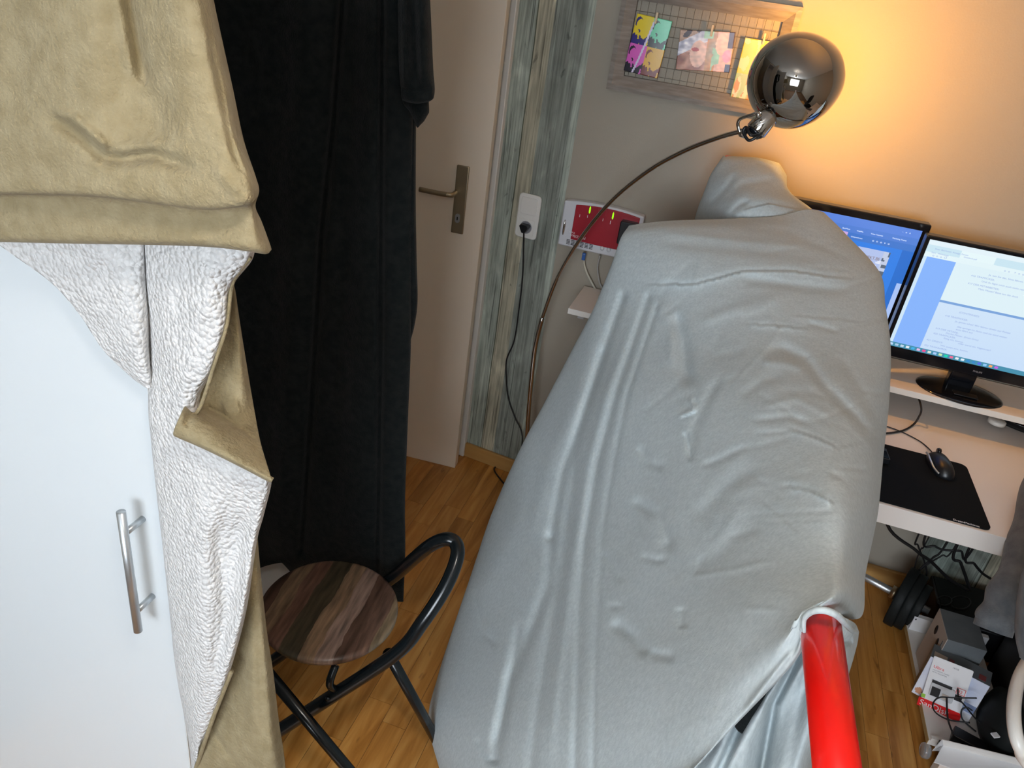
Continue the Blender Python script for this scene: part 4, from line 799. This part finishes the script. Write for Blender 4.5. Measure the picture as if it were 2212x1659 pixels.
# columns: left wrap, left silhouette, four inner, ridge, right inner, right silhouette, right wrap
S_ = [row((1420, 520, 1.98), (1362, 492, 1.93), (1372, 485, 1.90), (1440, 477, 1.90), (1520, 474, 1.92), (1600, 471, 1.95), (1680, 466, 1.98), (1740, 452, 2.01), (1778, 458, 2.04), (1790, 475, 2.12)),
      row((1380, 560, 1.95), (1345, 522, 1.88), (1352, 510, 1.85), (1440, 500, 1.83), (1530, 497, 1.84), (1620, 495, 1.87), (1700, 495, 1.90), (1780, 496, 1.93), (1822, 502, 1.97), (1834, 520, 2.05)),
      row((1350, 620, 1.93), (1322, 580, 1.85), (1334, 570, 1.80), (1430, 560, 1.75), (1540, 555, 1.74), (1640, 553, 1.75), (1740, 555, 1.78), (1830, 562, 1.82), (1893, 582, 1.86), (1902, 600, 1.94)),
      row((1320, 700, 1.90), (1282, 675, 1.82), (1298, 665, 1.76), (1400, 655, 1.68), (1530, 645, 1.63), (1640, 640, 1.62), (1740, 640, 1.64), (1840, 645, 1.68), (1906, 655, 1.74), (1912, 665, 1.84)),
      row((1280, 780, 1.88), (1238, 758, 1.79), (1258, 750, 1.72), (1370, 745, 1.60), (1510, 740, 1.52), (1640, 735, 1.48), (1750, 735, 1.49), (1850, 740, 1.53), (1918, 750, 1.60), (1922, 755, 1.72)),
      row((1230, 890, 1.84), (1182, 865, 1.74), (1205, 860, 1.66), (1330, 855, 1.50), (1490, 850, 1.38), (1640, 845, 1.30), (1770, 845, 1.29), (1865, 850, 1.35), (1916, 865, 1.45), (1919, 870, 1.58)),
      row((1180, 1000, 1.80), (1124, 975, 1.69), (1150, 975, 1.60), (1300, 970, 1.42), (1480, 965, 1.26), (1650, 960, 1.15), (1785, 960, 1.11), (1870, 965, 1.18), (1905, 985, 1.32), (1907, 990, 1.46)),
      row((1120, 1130, 1.74), (1064, 1110, 1.62), (1095, 1110, 1.52), (1270, 1105, 1.33), (1460, 1095, 1.15), (1650, 1085, 1.01), (1795, 1080, .955), (1860, 1090, 1.02), (1893, 1110, 1.18), (1894, 1115, 1.34)),
      row((1070, 1260, 1.66), (1020, 1240, 1.53), (1050, 1240, 1.43), (1230, 1235, 1.24), (1440, 1225, 1.05), (1640, 1210, .90), (1785, 1200, .845), (1835, 1210, .88), (1868, 1235, 1.05), (1867, 1240, 1.22)),
      row((1030, 1380, 1.56), (980, 1360, 1.44), (1010, 1360, 1.34), (1200, 1355, 1.15), (1420, 1340, .97), (1620, 1310, .82), (1755, 1290, .755), (1815, 1290, .755), (1856, 1330, .93), (1853, 1335, 1.1)),
      row((1000, 1480, 1.46), (948, 1465, 1.35), (975, 1465, 1.25), (1170, 1465, 1.07), (1390, 1455, .90), (1570, 1430, .78), (1700, 1365, .72), (1732, 1326, .718), (1770, 1316, .72), (1775, 1318, .76)),
      row((990, 1570, 1.34), (929, 1560, 1.27), (955, 1565, 1.17), (1140, 1575, 1.00), (1340, 1575, .86), (1500, 1560, .76), (1640, 1470, .72), (1722, 1385, .712), (1737, 1345, .712), (1745, 1340, .75)),
      row((1010, 1700, 1.22), (955, 1680, 1.14), (985, 1690, 1.06), (1130, 1700, .93), (1300, 1710, .82), (1450, 1680, .74), (1600, 1545, .715), (1700, 1440, .708), (1735, 1385, .708), (1742, 1382, .75)),
      row((1040, 1900, 1.02), (1000, 1880, .98), (1030, 1890, .90), (1130, 1900, .80), (1250, 1900, .73), (1400, 1760, .71), (1585, 1570, .72), (1700, 1450, .712), (1737, 1400, .712), (1744, 1396, .75))]
cS = [([(1380, 615), (1500, 615), (1600, 588), (1700, 585), (1800, 600), (1860, 603)], 13, .018, 's'), ([(1590, 600), (1680, 612), (1760, 622), (1850, 630)], 14, .013),
      ([(1500, 700), (1600, 665), (1700, 640)], 16, .008, 'r'), ([(1610, 700), (1680, 704), (1750, 712)], 9, .010, 's'), ([(1740, 695), (1815, 718)], 7, .008),
      ([(1640, 765), (1690, 752), (1740, 775), (1780, 830), (1850, 900), (1900, 960)], 16, .020), ([(1640, 780), (1700, 785), (1740, 800)], 12, .010, 'r'),
      ([(1455, 670), (1475, 740), (1480, 800), (1495, 840)], 20, .026), ([(1500, 850), (1500, 890), (1465, 905)], 10, .012, 's'), ([(1410, 640), (1450, 700), (1450, 800)], 20, .010, 'r'),
      ([(1560, 800), (1530, 860), (1500, 920), (1490, 1000)], 14, .010), ([(1478, 930), (1488, 965), (1493, 1000)], 6, .014), ([(1380, 960), (1400, 1000), (1440, 1010)], 12, .012), ([(1510, 1010), (1560, 990), (1620, 960)], 10, .008),
      ([(1360, 1075), (1420, 1110), (1445, 1165), (1440, 1200)], 16, .018), ([(1385, 1200), (1420, 1212), (1440, 1205)], 9, .010), ([(1300, 1190), (1330, 1235), (1345, 1260)], 9, .012), ([(1320, 1340), (1370, 1375), (1400, 1420)], 18, .022), ([(1310, 1310), (1345, 1310)], 10, .008), ([(1400, 1410), (1460, 1420)], 14, .012),
      ([(1620, 910), (1700, 900), (1760, 915)], 10, .008), ([(1700, 925), (1760, 945), (1810, 968)], 10, .012, 's'), ([(1690, 1050), (1750, 1060), (1805, 1090)], 10, .016, 's'), ([(1500, 1130), (1560, 1060), (1640, 1000)], 26, .010), ([(1480, 1240), (1560, 1190), (1650, 1100)], 30, .008), ([(1470, 1310), (1475, 1360)], 12, .012),
      ([(1600, 860), (1650, 820), (1700, 810)], 14, .008), ([(1640, 880), (1720, 860), (1800, 900)], 10, .006, 'r'), ([(1810, 760), (1860, 840), (1900, 920)], 16, .010), ([(1560, 1070), (1640, 1040), (1740, 1030)], 20, .006, 'r'),
      # long folds of the left skirt
      ([(1345, 640), (1270, 860), (1215, 1020), (1190, 1160)], 13, .024, 'e'), ([(1190, 1160), (1185, 1260), (1155, 1340), (1100, 1470), (1070, 1640)], 16, .024, 'e'), ([(1310, 640), (1240, 860), (1180, 1020), (1140, 1200)], 24, .012, 'r'),
      ([(1400, 640), (1330, 850), (1290, 1000), (1262, 1170), (1250, 1340), (1240, 1700)], 10, .016, 'e'), ([(1420, 660), (1355, 850), (1325, 1000), (1300, 1150), (1285, 1400), (1280, 1700)], 7, .010, 'e'), ([(1300, 760), (1245, 960), (1215, 1200), (1165, 1500), (1140, 1700)], 15, .016, 'e'), ([(1380, 650), (1310, 850), (1270, 1000), (1240, 1200), (1200, 1500), (1180, 1700)], 12, .012, 'r'),
      ([(1022, 1270), (1045, 1370), (1080, 1400)], 8, .010), ([(1125, 1330), (1105, 1440), (1080, 1560), (1060, 1640)], 12, .022), ([(1030, 1590), (1055, 1640), (1080, 1640)], 10, .012),
      ([(1720, 1395), (1660, 1470), (1600, 1550)], 10, .010, 'r'), ([(1560, 480), (1700, 500), (1860, 570)], 12, .006), ([(1400, 520), (1600, 540), (1800, 560)], 14, .007), ([(1420, 500), (1600, 520), (1780, 535)], 9, .005, 'r')]
rw = random.Random(11)
for k in range(60):
    x_ = rw.uniform(1380, 1860); y_ = rw.uniform(520, 1330); a_ = rw.uniform(-.5, .9) if x_ > 1600 else rw.uniform(-1.4, -.2); l_ = rw.uniform(40, 120)
    cS.append(([(x_, y_), (x_ + l_ * math.cos(a_), y_ + l_ * math.sin(a_) * .8), (x_ + 1.7 * l_ * math.cos(a_), y_ + 1.9 * l_ * math.sin(a_) * .8)], rw.uniform(5, 12), rw.uniform(.0015, .0045), rw.choice('vvrs')))
cS = [(c[0], c[1] * .75, c[2] * (.55 if len(c) > 3 and c[3] == 'e' else .62)) + tuple(c[3:]) for c in cS]
bm = bmesh.new(); drape(bm, S_, 300, 380, cS, lump=(.0035, 7), grain=(.0007, 60))
T_ = [row((1540, 430, 2.22), (1560, 345, 2.30), (1568, 338, 2.285), (1600, 338, 2.28), (1640, 341, 2.28), (1676, 350, 2.28), (1686, 356, 2.30), (1700, 380, 2.36)),
      row((1540, 440, 2.22), (1550, 360, 2.28), (1560, 350, 2.24), (1600, 346, 2.23), (1640, 349, 2.23), (1680, 362, 2.24), (1692, 372, 2.27), (1700, 390, 2.34)),
      row((1525, 460, 2.22), (1533, 385, 2.26), (1543, 378, 2.21), (1590, 372, 2.16), (1640, 373, 2.16), (1684, 385, 2.19), (1698, 398, 2.24), (1702, 420, 2.32)),
      row((1515, 480, 2.20), (1520, 420, 2.24), (1530, 412, 2.18), (1585, 405, 2.09), (1640, 404, 2.09), (1690, 412, 2.13), (1712, 420, 2.20), (1722, 450, 2.28)),
      row((1500, 520, 2.18), (1506, 455, 2.21), (1518, 450, 2.15), (1580, 440, 2.03), (1640, 436, 2.02), (1700, 438, 2.06), (1744, 444, 2.13), (1760, 470, 2.24)),
      row((1490, 560, 2.16), (1498, 490, 2.18), (1512, 490, 2.12), (1575, 480, 1.99), (1640, 474, 1.98), (1710, 472, 2.01), (1772, 470, 2.08), (1785, 490, 2.20)),
      row((1480, 640, 2.16), (1490, 570, 2.16), (1510, 570, 2.12), (1575, 560, 2.02), (1640, 550, 2.00), (1720, 540, 2.02), (1800, 520, 2.08), (1810, 540, 2.20))]
cT = [([(1560, 440), (1600, 400), (1680, 385)], 9, .009), ([(1530, 445), (1570, 405), (1590, 372)], 8, .010), ([(1600, 455), (1660, 440), (1740, 455)], 9, .009, 's'), ([(1630, 350), (1670, 362), (1688, 385)], 5, .006), ([(1570, 470), (1600, 440), (1620, 430)], 7, .008), ([(1700, 420), (1770, 460), (1830, 510)], 6, .006)]
drape(bm, T_, 110, 100, cT, lump=(.008, 12), grain=(.001, 60))
# inner layer below the hem at the bottom right, and the flap round the bar
V_ = [row((1700, 1330, .80), (1740, 1330, .80), (1770, 1325, .80), (1810, 1330, .81), (1845, 1345, .84), (1856, 1365, .95)), row((1620, 1470, .80), (1700, 1440, .79), (1750, 1420, .79), (1800, 1420, .80), (1830, 1420, .84), (1850, 1400, .95)),
      row((1530, 1590, .80), (1620, 1560, .775), (1690, 1530, .80), (1750, 1520, .77), (1800, 1500, .80), (1825, 1480, .92)), row((1440, 1690, .79), (1560, 1660, .75), (1640, 1660, .79), (1700, 1660, .74), (1745, 1650, .78), (1760, 1640, .9)),
      row((1330, 1900, .74), (1480, 1860, .70), (1580, 1850, .74), (1640, 1850, .69), (1690, 1850, .72), (1705, 1840, .85))]
cV = [([(1735, 1400), (1670, 1520), (1640, 1700)], 11, .055, 'e'), ([(1720, 1400), (1610, 1540), (1540, 1700)], 11, .045, 'e'), ([(1745, 1460), (1720, 1580), (1690, 1700)], 16, .018, 'e'), ([(1690, 1440), (1620, 1600), (1590, 1750)], 12, .010, 'r'), ([(1810, 1390), (1845, 1385)], 9, .03)]
drape(bm, V_, 90, 110, cV, lump=(.006, 12))
obj('cloth', bm, M['sheet'], sh, solid=.0025)
K_ = [atY(1737, 1365, .70), atY(1737, 1338, .70), atY(1752, 1322, .695), atY(1778, 1318, .69), atY(1806, 1328, .695), atY(1824, 1345, .72), atY(1840, 1362, .78), atY(1852, 1366, .85)]
bm = tube(K_, lambda t: .0020 + .0020 * math.sin(math.pi * t), 10, 8); obj('rolled_hem', bm, M['sheet'], sh)
tag(obj('dark_cloth', tube([atY(1640, 1490, .80), atY(1625, 1530, .79), atY(1605, 1570, .79)], .012, 12), M['darkf'], None), 'scrap of dark green cloth showing under the sheet hem', 'cloth')

# ------------------------------------------------------------------ dumbbell under the desk
db = thing('dumbbell', 'black plate dumbbell with steel bar on the floor under the desk', 'dumbbell', (.84, 2.26, 0))
d0, d1_ = Vector((.60, 2.36, .105)), Vector((.845, 2.255, .105)); ad = (d1_ - d0).normalized()
dm = Matrix.Translation(d1_) @ ad.to_track_quat('Z', 'Y').to_matrix().to_4x4()
obj('bar', tube([d0, d1_ + ad * .10], .0125, 16, smooth=False), M['alu'], db)
def plate(r, z0, t): return lathe([(0, z0), (r * .45, z0), (r * .5, z0 + t * .15), (r * .8, z0 + t * .15), (r * .86, z0 - .002), (r * .98, z0 - .002), (r, z0 + .003), (r, z0 + t - .003), (r * .98, z0 + t), (0, z0 + t)], dm, 44)
for r_2, z_2, t_2 in ((.104, .0, .028), (.098, .030, .026), (.075, .058, .022)): obj('weight_plate', plate(r_2, z_2, t_2), M['iron'], db)
obj('collar', lathe([(.0125, -.022), (.022, -.022), (.022, -.002), (.0125, -.002)], dm, 24), M['brass'], db)

# ------------------------------------------------------------------ cables hanging under the desk
def cab(pts, r, label, g_=None):
    e_ = [Vector((pts[0].x, pts[0].y, .69))] if pts[0].z < .68 else []
    if 'looping' in label: pts = pts + [Vector((pts[-1].x + .01, pts[-1].y, .69))]
    return tag(obj('desk_cable', tube(e_ + pts, r, 8, 8), M['cable']), label, 'cable', g_)
yy = 2.30; q4 = lambda px, py, y=yy: atY(px, py, y)
G4 = 'cables hanging under the desk'
cab([q4(1915, 1120, 2.2), q4(1980, 1190, 2.2), q4(2010, 1212, 2.22), q4(2050, 1250, 2.25), q4(2090, 1275, 2.28)], .0052, 'thick black cable sagging diagonally under the desk front', G4)
cab([q4(1984, 1155), q4(1983, 1178), q4(1995, 1208), q4(2002, 1235), q4(1998, 1255)], .0028, 'thin black cable hanging down left of the cable crossing', G4)
cab([q4(2004, 1165), q4(1990, 1185), q4(1978, 1215), q4(1974, 1245)], .0022, 'thinnest black cable hanging beside the dumbbell', G4)
cab([q4(2045, 1172), q4(2015, 1205), q4(1992, 1225), q4(1972, 1245)], .0034, 'black cable running down left to the dumbbell', G4)
cab([q4(2062, 1182), q4(2035, 1200), q4(2008, 1216), q4(1985, 1232)], .0026, 'second black cable running down left, above the first', G4)
cab([q4(1998, 1160), q4(2020, 1180), q4(2040, 1188), q4(2075, 1190), q4(2095, 1195)], .0036, 'black cable looping along under the desktop', G4)
cab([q4(2064, 1185), q4(2075, 1215), q4(2086, 1245), q4(2095, 1275)], .0048, 'thick black cable dropping to the floor right of the crossing', G4)
cab([q4(2090, 1192), q4(2105, 1218), q4(2122, 1238), q4(2140, 1250)], .0042, 'black cable curving down behind the hoodie sleeve', G4)
for k, (cx_, cy_, a_) in enumerate(((2075, 1302, 22), (2040, 1298, 16))):
    tag(obj('cable_coil', tube([atZ(cx_ + a_ * math.cos(t), cy_ + a_ * .62 * math.sin(t), .12 + .004 * t) for t in [k2 * .7 for k2 in range(13)]], .0026, 8), M['cable']), ('larger', 'smaller')[k] + ' coil of dark cable on the power box under the desk', 'cable')
pb_ = thing('power_box', 'black power supply box lying under the desk behind the trolley', 'box', (.98, 2.2, 0))
obj('box_shell', bx(.965, 1.35, 2.185, 2.40, 0, .12), M['blackp'], pb_, smooth=False, bevel=.006)
obj('box_lid', bx(.97, 1.34, 2.19, 2.39, .12, .125), M['iron'], pb_, smooth=False)
tag(obj('dark_filler_box', bx(1.125, 1.32, 1.74, 2.14, 0.001, .42), M['blackp'], None, smooth=False, bevel=.006), 'dark block added to deepen the shade behind the hoodie sleeve', 'filler')  # added box, only there to darken the space behind the sleeve

# ------------------------------------------------------------------ low white board on castors and what stands on it
BX0, BY0, BY1, BZ = .877, 1.720, 2.172, .060
lo = thing('low_trolley', 'low white board with raw chipboard edge on clear castors, carrying the cartons', 'trolley', (1.05, 1.92, 0))
obj('board', bx(BX0, 1.10, BY0, BY1, BZ - .016, BZ), M['desk'], lo, smooth=False)
obj('raw_edge', bx(BX0 - .0015, BX0, BY0, BY1, BZ - .016, BZ - .0005), M['chip'], lo, smooth=False)
obj('back_panel', bx(BX0 + .004, 1.10, BY1 - .016, BY1, BZ, BZ + .055), M['paperw'], lo, smooth=False)
obj('front_rail', bx(BX0 + .004, 1.10, BY0, BY0 + .012, BZ, BZ + .008), M['desk'], lo, smooth=False)
for xx, yy2 in ((BX0 + .004, BY0 - .004), (BX0 + .03, BY1 - .05), (1.06, BY0 + .03), (1.06, BY1 - .05)):
    obj('castor', lathe([(0, -.010), (.018, -.010), (.0215, -.005), (.0215, .005), (.018, .010), (0, .010)], Matrix.Translation((xx, yy2, .022)) @ Matrix.Rotation(math.pi / 2, 4, 'Y'), 28), M['clear'], lo)
ct = thing('dark_carton', 'dark grey carton with a beige printed side, behind the photo carton', 'box', (.94, 1.98, BZ))
obj('carton', bx(.889, .992, 1.920, 2.052, BZ, .250), M['boxg'], ct, smooth=False, bevel=.001)
obj('printed_side', bx(.8875, .889, 1.921, 2.051, BZ + .001, .249), M['boxb'], ct, smooth=False)
for yy3, zz3, r3 in ((2.005, .205, .010), (1.965, .195, .008)): obj('printed_dot', lathe([(0, .0006), (r3, .0006), (r3, 0), (0, 0)], Matrix.Translation((.8874, yy3, zz3)) @ Matrix.Rotation(-math.pi / 2, 4, 'Y') @ Matrix.Diagonal((1.6, 1, 1, 1)), 20), M['black'], ct)
obj('printed_figure', bx(.8868, .8875, 1.935, 1.940, .15, .225), M['boxg'], ct, smooth=False)
q4_, q3 = atZ(1969, 1494, BZ), atZ(2092, 1560, BZ); KX = (q3 - q4_).normalized(); KN = Vector((KX.y, -KX.x, 0))     # front of the carton, normal towards the room
def on_front(px, py, off=0): rr = ray(px, py); o_ = q4_ + KN * off; return EYE + rr * ((o_ - EYE).dot(KN) / rr.dot(KN))
q1 = on_front(2010, 1417); KWd = .152; KHt = q1.z - BZ
KM2 = frame_m((q4_.x, q4_.y, BZ), KX, (0, 0, 1))          # x right, y up, z out of the front
cb2 = thing('photo_carton', 'carton with a pale blue photo front on the low board', 'box', (q4_.x, q4_.y, BZ))
obj('carton', bx(0, KWd, 0, KHt, -.062, 0, KM2), M['boxg'], cb2, smooth=False, bevel=.001)
obj('side_print', bx(-.0008, 0, .002, KHt - .002, -.060, -.002, KM2), mat('brown_photo_print', (.16, .12, .09), .4, var=(40, (.34, .28, .23))), cb2, smooth=False)
for a_, b_, c_ in ((.006, .040, M['boxb']), (.045, .058, mat('faded_red_print', (.22, .05, .05), .5)), (KWd - .03, KWd - .012, mat('faded_red_mark', (.22, .05, .05), .5))): obj('top_label', bx(a_, b_, KHt, KHt + .0005, -.030, -.008, KM2), c_, cb2, smooth=False)
def lidp(u, v):
    c = Vector((.52, .58, .76)).lerp(Vector((.80, .82, .90)), min(1, max(0, .5 + .8 * n2(u, v, 2.5, 4))))
    if u > .76 and .20 < v < .42: c = Vector((.22, .28, .45))
    if math.hypot((u - .09) / .06, (v - .12) / .08) < 1: c = Vector((.60, .30, .18))
    if v < .16 and u > .5: c = Vector((.80, .82, .88))
    return tuple(c)
painted('photo_front', KWd, KHt, 44, 44, lidp, KM2 @ Matrix.Translation((KWd / 2, KHt / 2, .0012)), M['print'], cb2)
PYb = 1.815
b1_, b2_, b3_, b4_ = on_front(2023, 1421, .004), on_front(2107, 1448, .004), on_front(2066, 1556, .022), on_front(1982, 1514, .022)
BX = ((b2_ - b1_) + (b3_ - b4_)).normalized(); BYv = ((b1_ - b4_) + (b2_ - b3_)).normalized(); BWd = .5 * ((b2_ - b1_).length + (b3_ - b4_).length); BH = .5 * ((b1_ - b4_).length + (b2_ - b3_).length); BC = (b1_ + b2_ + b3_ + b4_) / 4
sdm = frame_m((BC.x, BC.y, BC.z), BX, BYv)
sd = thing('memory_card_pack', 'white and red memory card blister pack leaning on the photo carton', 'package', (BC.x, BC.y, BZ))
obj('card_back', prism(rrect(BWd, BH, .004, 3), 0, .0012, sdm), M['paperw'], sd, smooth=False)
obj('red_band', bx(-BWd / 2 - .006, BWd / 2 + .004, -BH / 2 - .006, -BH / 2 + .022, .0012, .0024, sdm), M['sdred'], sd, smooth=False)
text('SanDisk', .0255, M['paperw'], sdm @ Matrix.Translation((-BWd / 2 - .001, -BH / 2 - .0005, .0025)), sd, xs=.92)
text('Ultra', .0130, M['sdred'], sdm @ Matrix.Translation((-BWd / 2 + .006, BH / 2 - .036, .0013)), sd)
text('microSDHC CARD', .0052, M['ink'], sdm @ Matrix.Translation((-BWd / 2 + .006, BH / 2 - .044, .0013)), sd); text('WITH ADAPTER', .0052, M['ink'], sdm @ Matrix.Translation((-BWd / 2 + .006, BH / 2 - .051, .0013)), sd)
text('32', .012, M['sdred'], sdm @ Matrix.Translation((BWd / 2 - .021, .001, .0013)), sd)
bm = bmesh.new()
for a_ in ((-.011, .011, -.0005, .0007), (-.011, .011, .0185, .0197), (-.011, -.0098, 0, .019), (.0098, .011, 0, .019)): bx(a_[0] + BWd / 2 - .0135, a_[1] + BWd / 2 - .0135, a_[2] - .004, a_[3] - .004, .0012, .0018, sdm, bm)
obj('capacity_frame', bm, M['sdred'], sd, smooth=False)
text('16GB', .007, M['ink'], sdm @ Matrix.Translation((.0, BH / 2 - .016, .0013)), sd)
obj('blister', prism(rrect(.060, .044, .005, 4), .0012, .007, sdm @ Matrix.Translation((-.006, -.018, 0))), mat('blister_plastic', (.55, .56, .58), .12), sd, smooth=False, bevel=.001)
obj('memory_card', bx(-.032, -.010, -.037, -.008, .007, .0085, sdm), M['black'], sd, smooth=False, bevel=.0006)
obj('usb_reader', bx(-.004, .012, -.034, -.018, .007, .0082, sdm), M['boxb'], sd, smooth=False)
obj('hang_strip', bx(-.036, .014, .004, .0095, .0012, .0086, sdm), M['black'], sd, smooth=False)
obj('spec_label', bx(BWd / 2 - .024, BWd / 2 - .006, -.026, -.007, .0012, .0016, sdm), M['black'], sd, smooth=False)
obj('green_mark', bx(-BWd / 2 - .002, -BWd / 2 + .008, -BH / 2 + .024, -BH / 2 + .036, .0012, .0016, sdm), mat('green_print', (.30, .55, .06), .5), sd, smooth=False)
cy = 1.795
tag(obj('usb_cable', tube([atY(2069, 1488, cy), atY(2071, 1508, cy), atY(2085, 1525, cy), atY(2108, 1553, cy), atY(2130, 1570, cy), atY(2150, 1590, cy)], .0022, 8), M['cable']), 'thin black cable with a small plug across the memory card pack', 'cable')
tag(obj('charger_cable', tube([atY(2110, 1508, cy - .006), atY(2060, 1507, cy - .006), atY(2028, 1507, cy - .006), atY(2015, 1522, cy - .006), atY(2022, 1540, cy - .006), atY(2050, 1555, cy - .006), atY(2095, 1561, cy - .006)], .0021, 8), M['cable']), 'black cable looped over the red lettering of the pack', 'cable')
tag(obj('adapter_cable', tube([atY(2045, 1508, cy - .012), atY(2046, 1540, cy - .012), atY(2050, 1562, cy - .02), atZ(2060, 1588, .095)], .0024, 8), M['cable']), 'black cable running straight down from the pack to the adapter', 'cable')
tag(obj('coiled_cable', tube([atY(2108, 1580, cy), atY(2080, 1555, cy), atY(2077, 1535, cy), atY(2088, 1528, cy), atY(2100, 1535, cy)], .0022, 8), mat('dark_grey_cable', (.03, .035, .04), .5)), 'dark grey cable hooked beside the photo carton', 'cable')
ap = atZ(2090, 1585, .10); AM = Matrix.Translation((ap.x, ap.y, BZ)) @ Matrix.Rotation(math.radians(-18), 4, 'Z')
tag(obj('mains_adapter', bx(-.030, .055, -.020, .020, 0, .030, AM), M['blackp'], None, smooth=False, bevel=.003), 'black mains adapter on the low board', 'adapter')
ap = atZ(2045, 1600, .10); AM = Matrix.Translation((ap.x + .01, ap.y + .002, BZ)) @ Matrix.Rotation(math.radians(-3), 4, 'Z')
tag(obj('power_strip', bx(-.02, .24, -.012, .012, 0, .022, AM), M['blackp'], None, smooth=False, bevel=.002), 'long black power strip along the front of the low board', 'power strip')
tag(obj('dark_bag', lathe([(0, .0), (.07, .0), (.10, .03), (.105, .08), (.09, .13), (.05, .16), (0, .165)], Matrix.Translation((1.05, 1.80, BZ + .001)) @ Matrix.Diagonal((.46, .9, .9, 1)), 20), M['iron'], None), 'dark crumpled bag right of the cartons', 'bag')
p_ = atY(2150, 1590, 1.72); tag(obj('paper_scrap', bx(-.009, .009, -.006, .008, 0, .004, Matrix.Translation(p_) @ Matrix.Rotation(.5, 4, 'Z')), M['paperw'], None, smooth=False), 'small scrap of white paper among the dark clutter', 'paper')
tr_ = thing('white_tray', 'white folded metal tray in front of the low board', 'tray', (1.0, 1.64, 0))
t1_, t2_, t3_, t4_ = atZ(2036, 1610, .095), atZ(2225, 1660, .095), atZ(2215, 1715, .085), atZ(2018, 1646, .085)
bm = bmesh.new(); vs = [bm.verts.new(p) for p in (t1_, t2_, t3_, t4_)]; bm.faces.new(vs[::-1]); obj('tray_face', bm, M['paperw'], tr_, smooth=False, solid=.003)
bk_ = atZ(2034, 1598, .125); bm = bmesh.new(); vs = [bm.verts.new(p) for p in (bk_, atZ(2225, 1645, .125), t2_, t1_)]; bm.faces.new(vs[::-1]); obj('tray_lip', bm, M['desk'], tr_, smooth=False, solid=.002)
bm = bmesh.new(); vs = [bm.verts.new(p) for p in (bk_, t1_, atZ(2028, 1622, .11), atZ(2013, 1622, .10))]; bm.faces.new(vs); obj('tray_corner', bm, M['paperw'], tr_, smooth=False, solid=.002)
obj('tray_base', bx(t1_.x, t1_.x + .32, t1_.y - .035, t1_.y - .005, .0, .07), M['desk'], tr_, smooth=False)

# ------------------------------------------------------------------ office chair and hoodie at the right edge
oc = thing('office_chair', 'black office chair with a white curved armrest at the right edge', 'chair', (1.02, 1.32, 0))
obj('seat_cushion', prism(rrect(.46, .46, .10, 8), .44, .52, Matrix.Translation((1.13, 1.42, 0))), M['darkf'], oc, smooth=False, bevel=.02)
obj('backrest', prism(rrect(.44, .55, .12, 8), -.02, .02, Matrix.Translation((1.16, 1.22, .86)) @ R90), M['blackp'], oc, smooth=False, bevel=.012)
am = [atZ(2245, 1395, .62), atZ(2214, 1440, .62), atZ(2197, 1480, .62), atZ(2190, 1530, .62), atZ(2193, 1580, .61), atZ(2206, 1620, .59), atZ(2236, 1670, .55), (1.0, 1.1, .45)]
obj('armrest', tube(am, .0125, 16, 8), M['plastic'], oc, label='white curved armrest')
obj('gas_lift', tube([(1.13, 1.42, .06), (1.13, 1.42, .44)], .028, 20, smooth=False), M['chrome'], oc)
for k in range(5):
    a_ = k * 1.2566 + .3; e_ = Vector((1.13 + .28 * math.cos(a_), 1.42 + .28 * math.sin(a_), .055)); obj('base_arm', tube([(1.13, 1.42, .09), e_], .017, 12, smooth=False), M['blackp'], oc)
    obj('castor', lathe([(0, -.012), (.024, -.012), (.027, 0), (.024, .012), (0, .012)], Matrix.Translation((e_.x, e_.y, .027)) @ Matrix.Rotation(math.pi / 2, 4, 'Y'), 20), M['blackp'], oc)
hd_ = thing('hoodie', 'dark grey hoodie hung over the office chair, sleeve dangling before the desk', 'hoodie', (.95, 1.5, .7))
sp_ = [atZ(2262, 1040, .80), atZ(2238, 1110, .78), atZ(2222, 1180, .74), atZ(2195, 1250, .70), atZ(2170, 1300, .665), atZ(2154, 1330, .64), atZ(2147, 1352, .62)]
obj('sleeve', tube(sp_, lambda t: .046 - .010 * t + .0035 * math.sin(t * 23), 26, 8), M['hood'], hd_)
c0_, c1_ = sp_[-2], sp_[-1]; obj('cuff', tube([c0_ + (c1_ - c0_) * .3, c1_, c1_ + (c1_ - c0_) * .45], .0385, 26, 4), M['hood'], hd_)
bd = [row((2205, 1240, 1.42), (2225, 1215, 1.38), (2300, 1200, 1.36), (2400, 1200, 1.4)), row((2194, 1310, 1.42), (2215, 1305, 1.36), (2300, 1300, 1.33), (2400, 1300, 1.38)), row((2192, 1370, 1.40), (2210, 1375, 1.34), (2300, 1380, 1.31), (2400, 1380, 1.36)), row((2202, 1420, 1.38), (2220, 1430, 1.33), (2300, 1450, 1.30), (2400, 1450, 1.34))]
bm = bmesh.new(); drape(bm, bd, 40, 40, [([(2230, 1240), (2230, 1400)], 12, .012)], lump=(.01, 10)); obj('hoodie_body', bm, M['hood'], hd_, solid=.006)
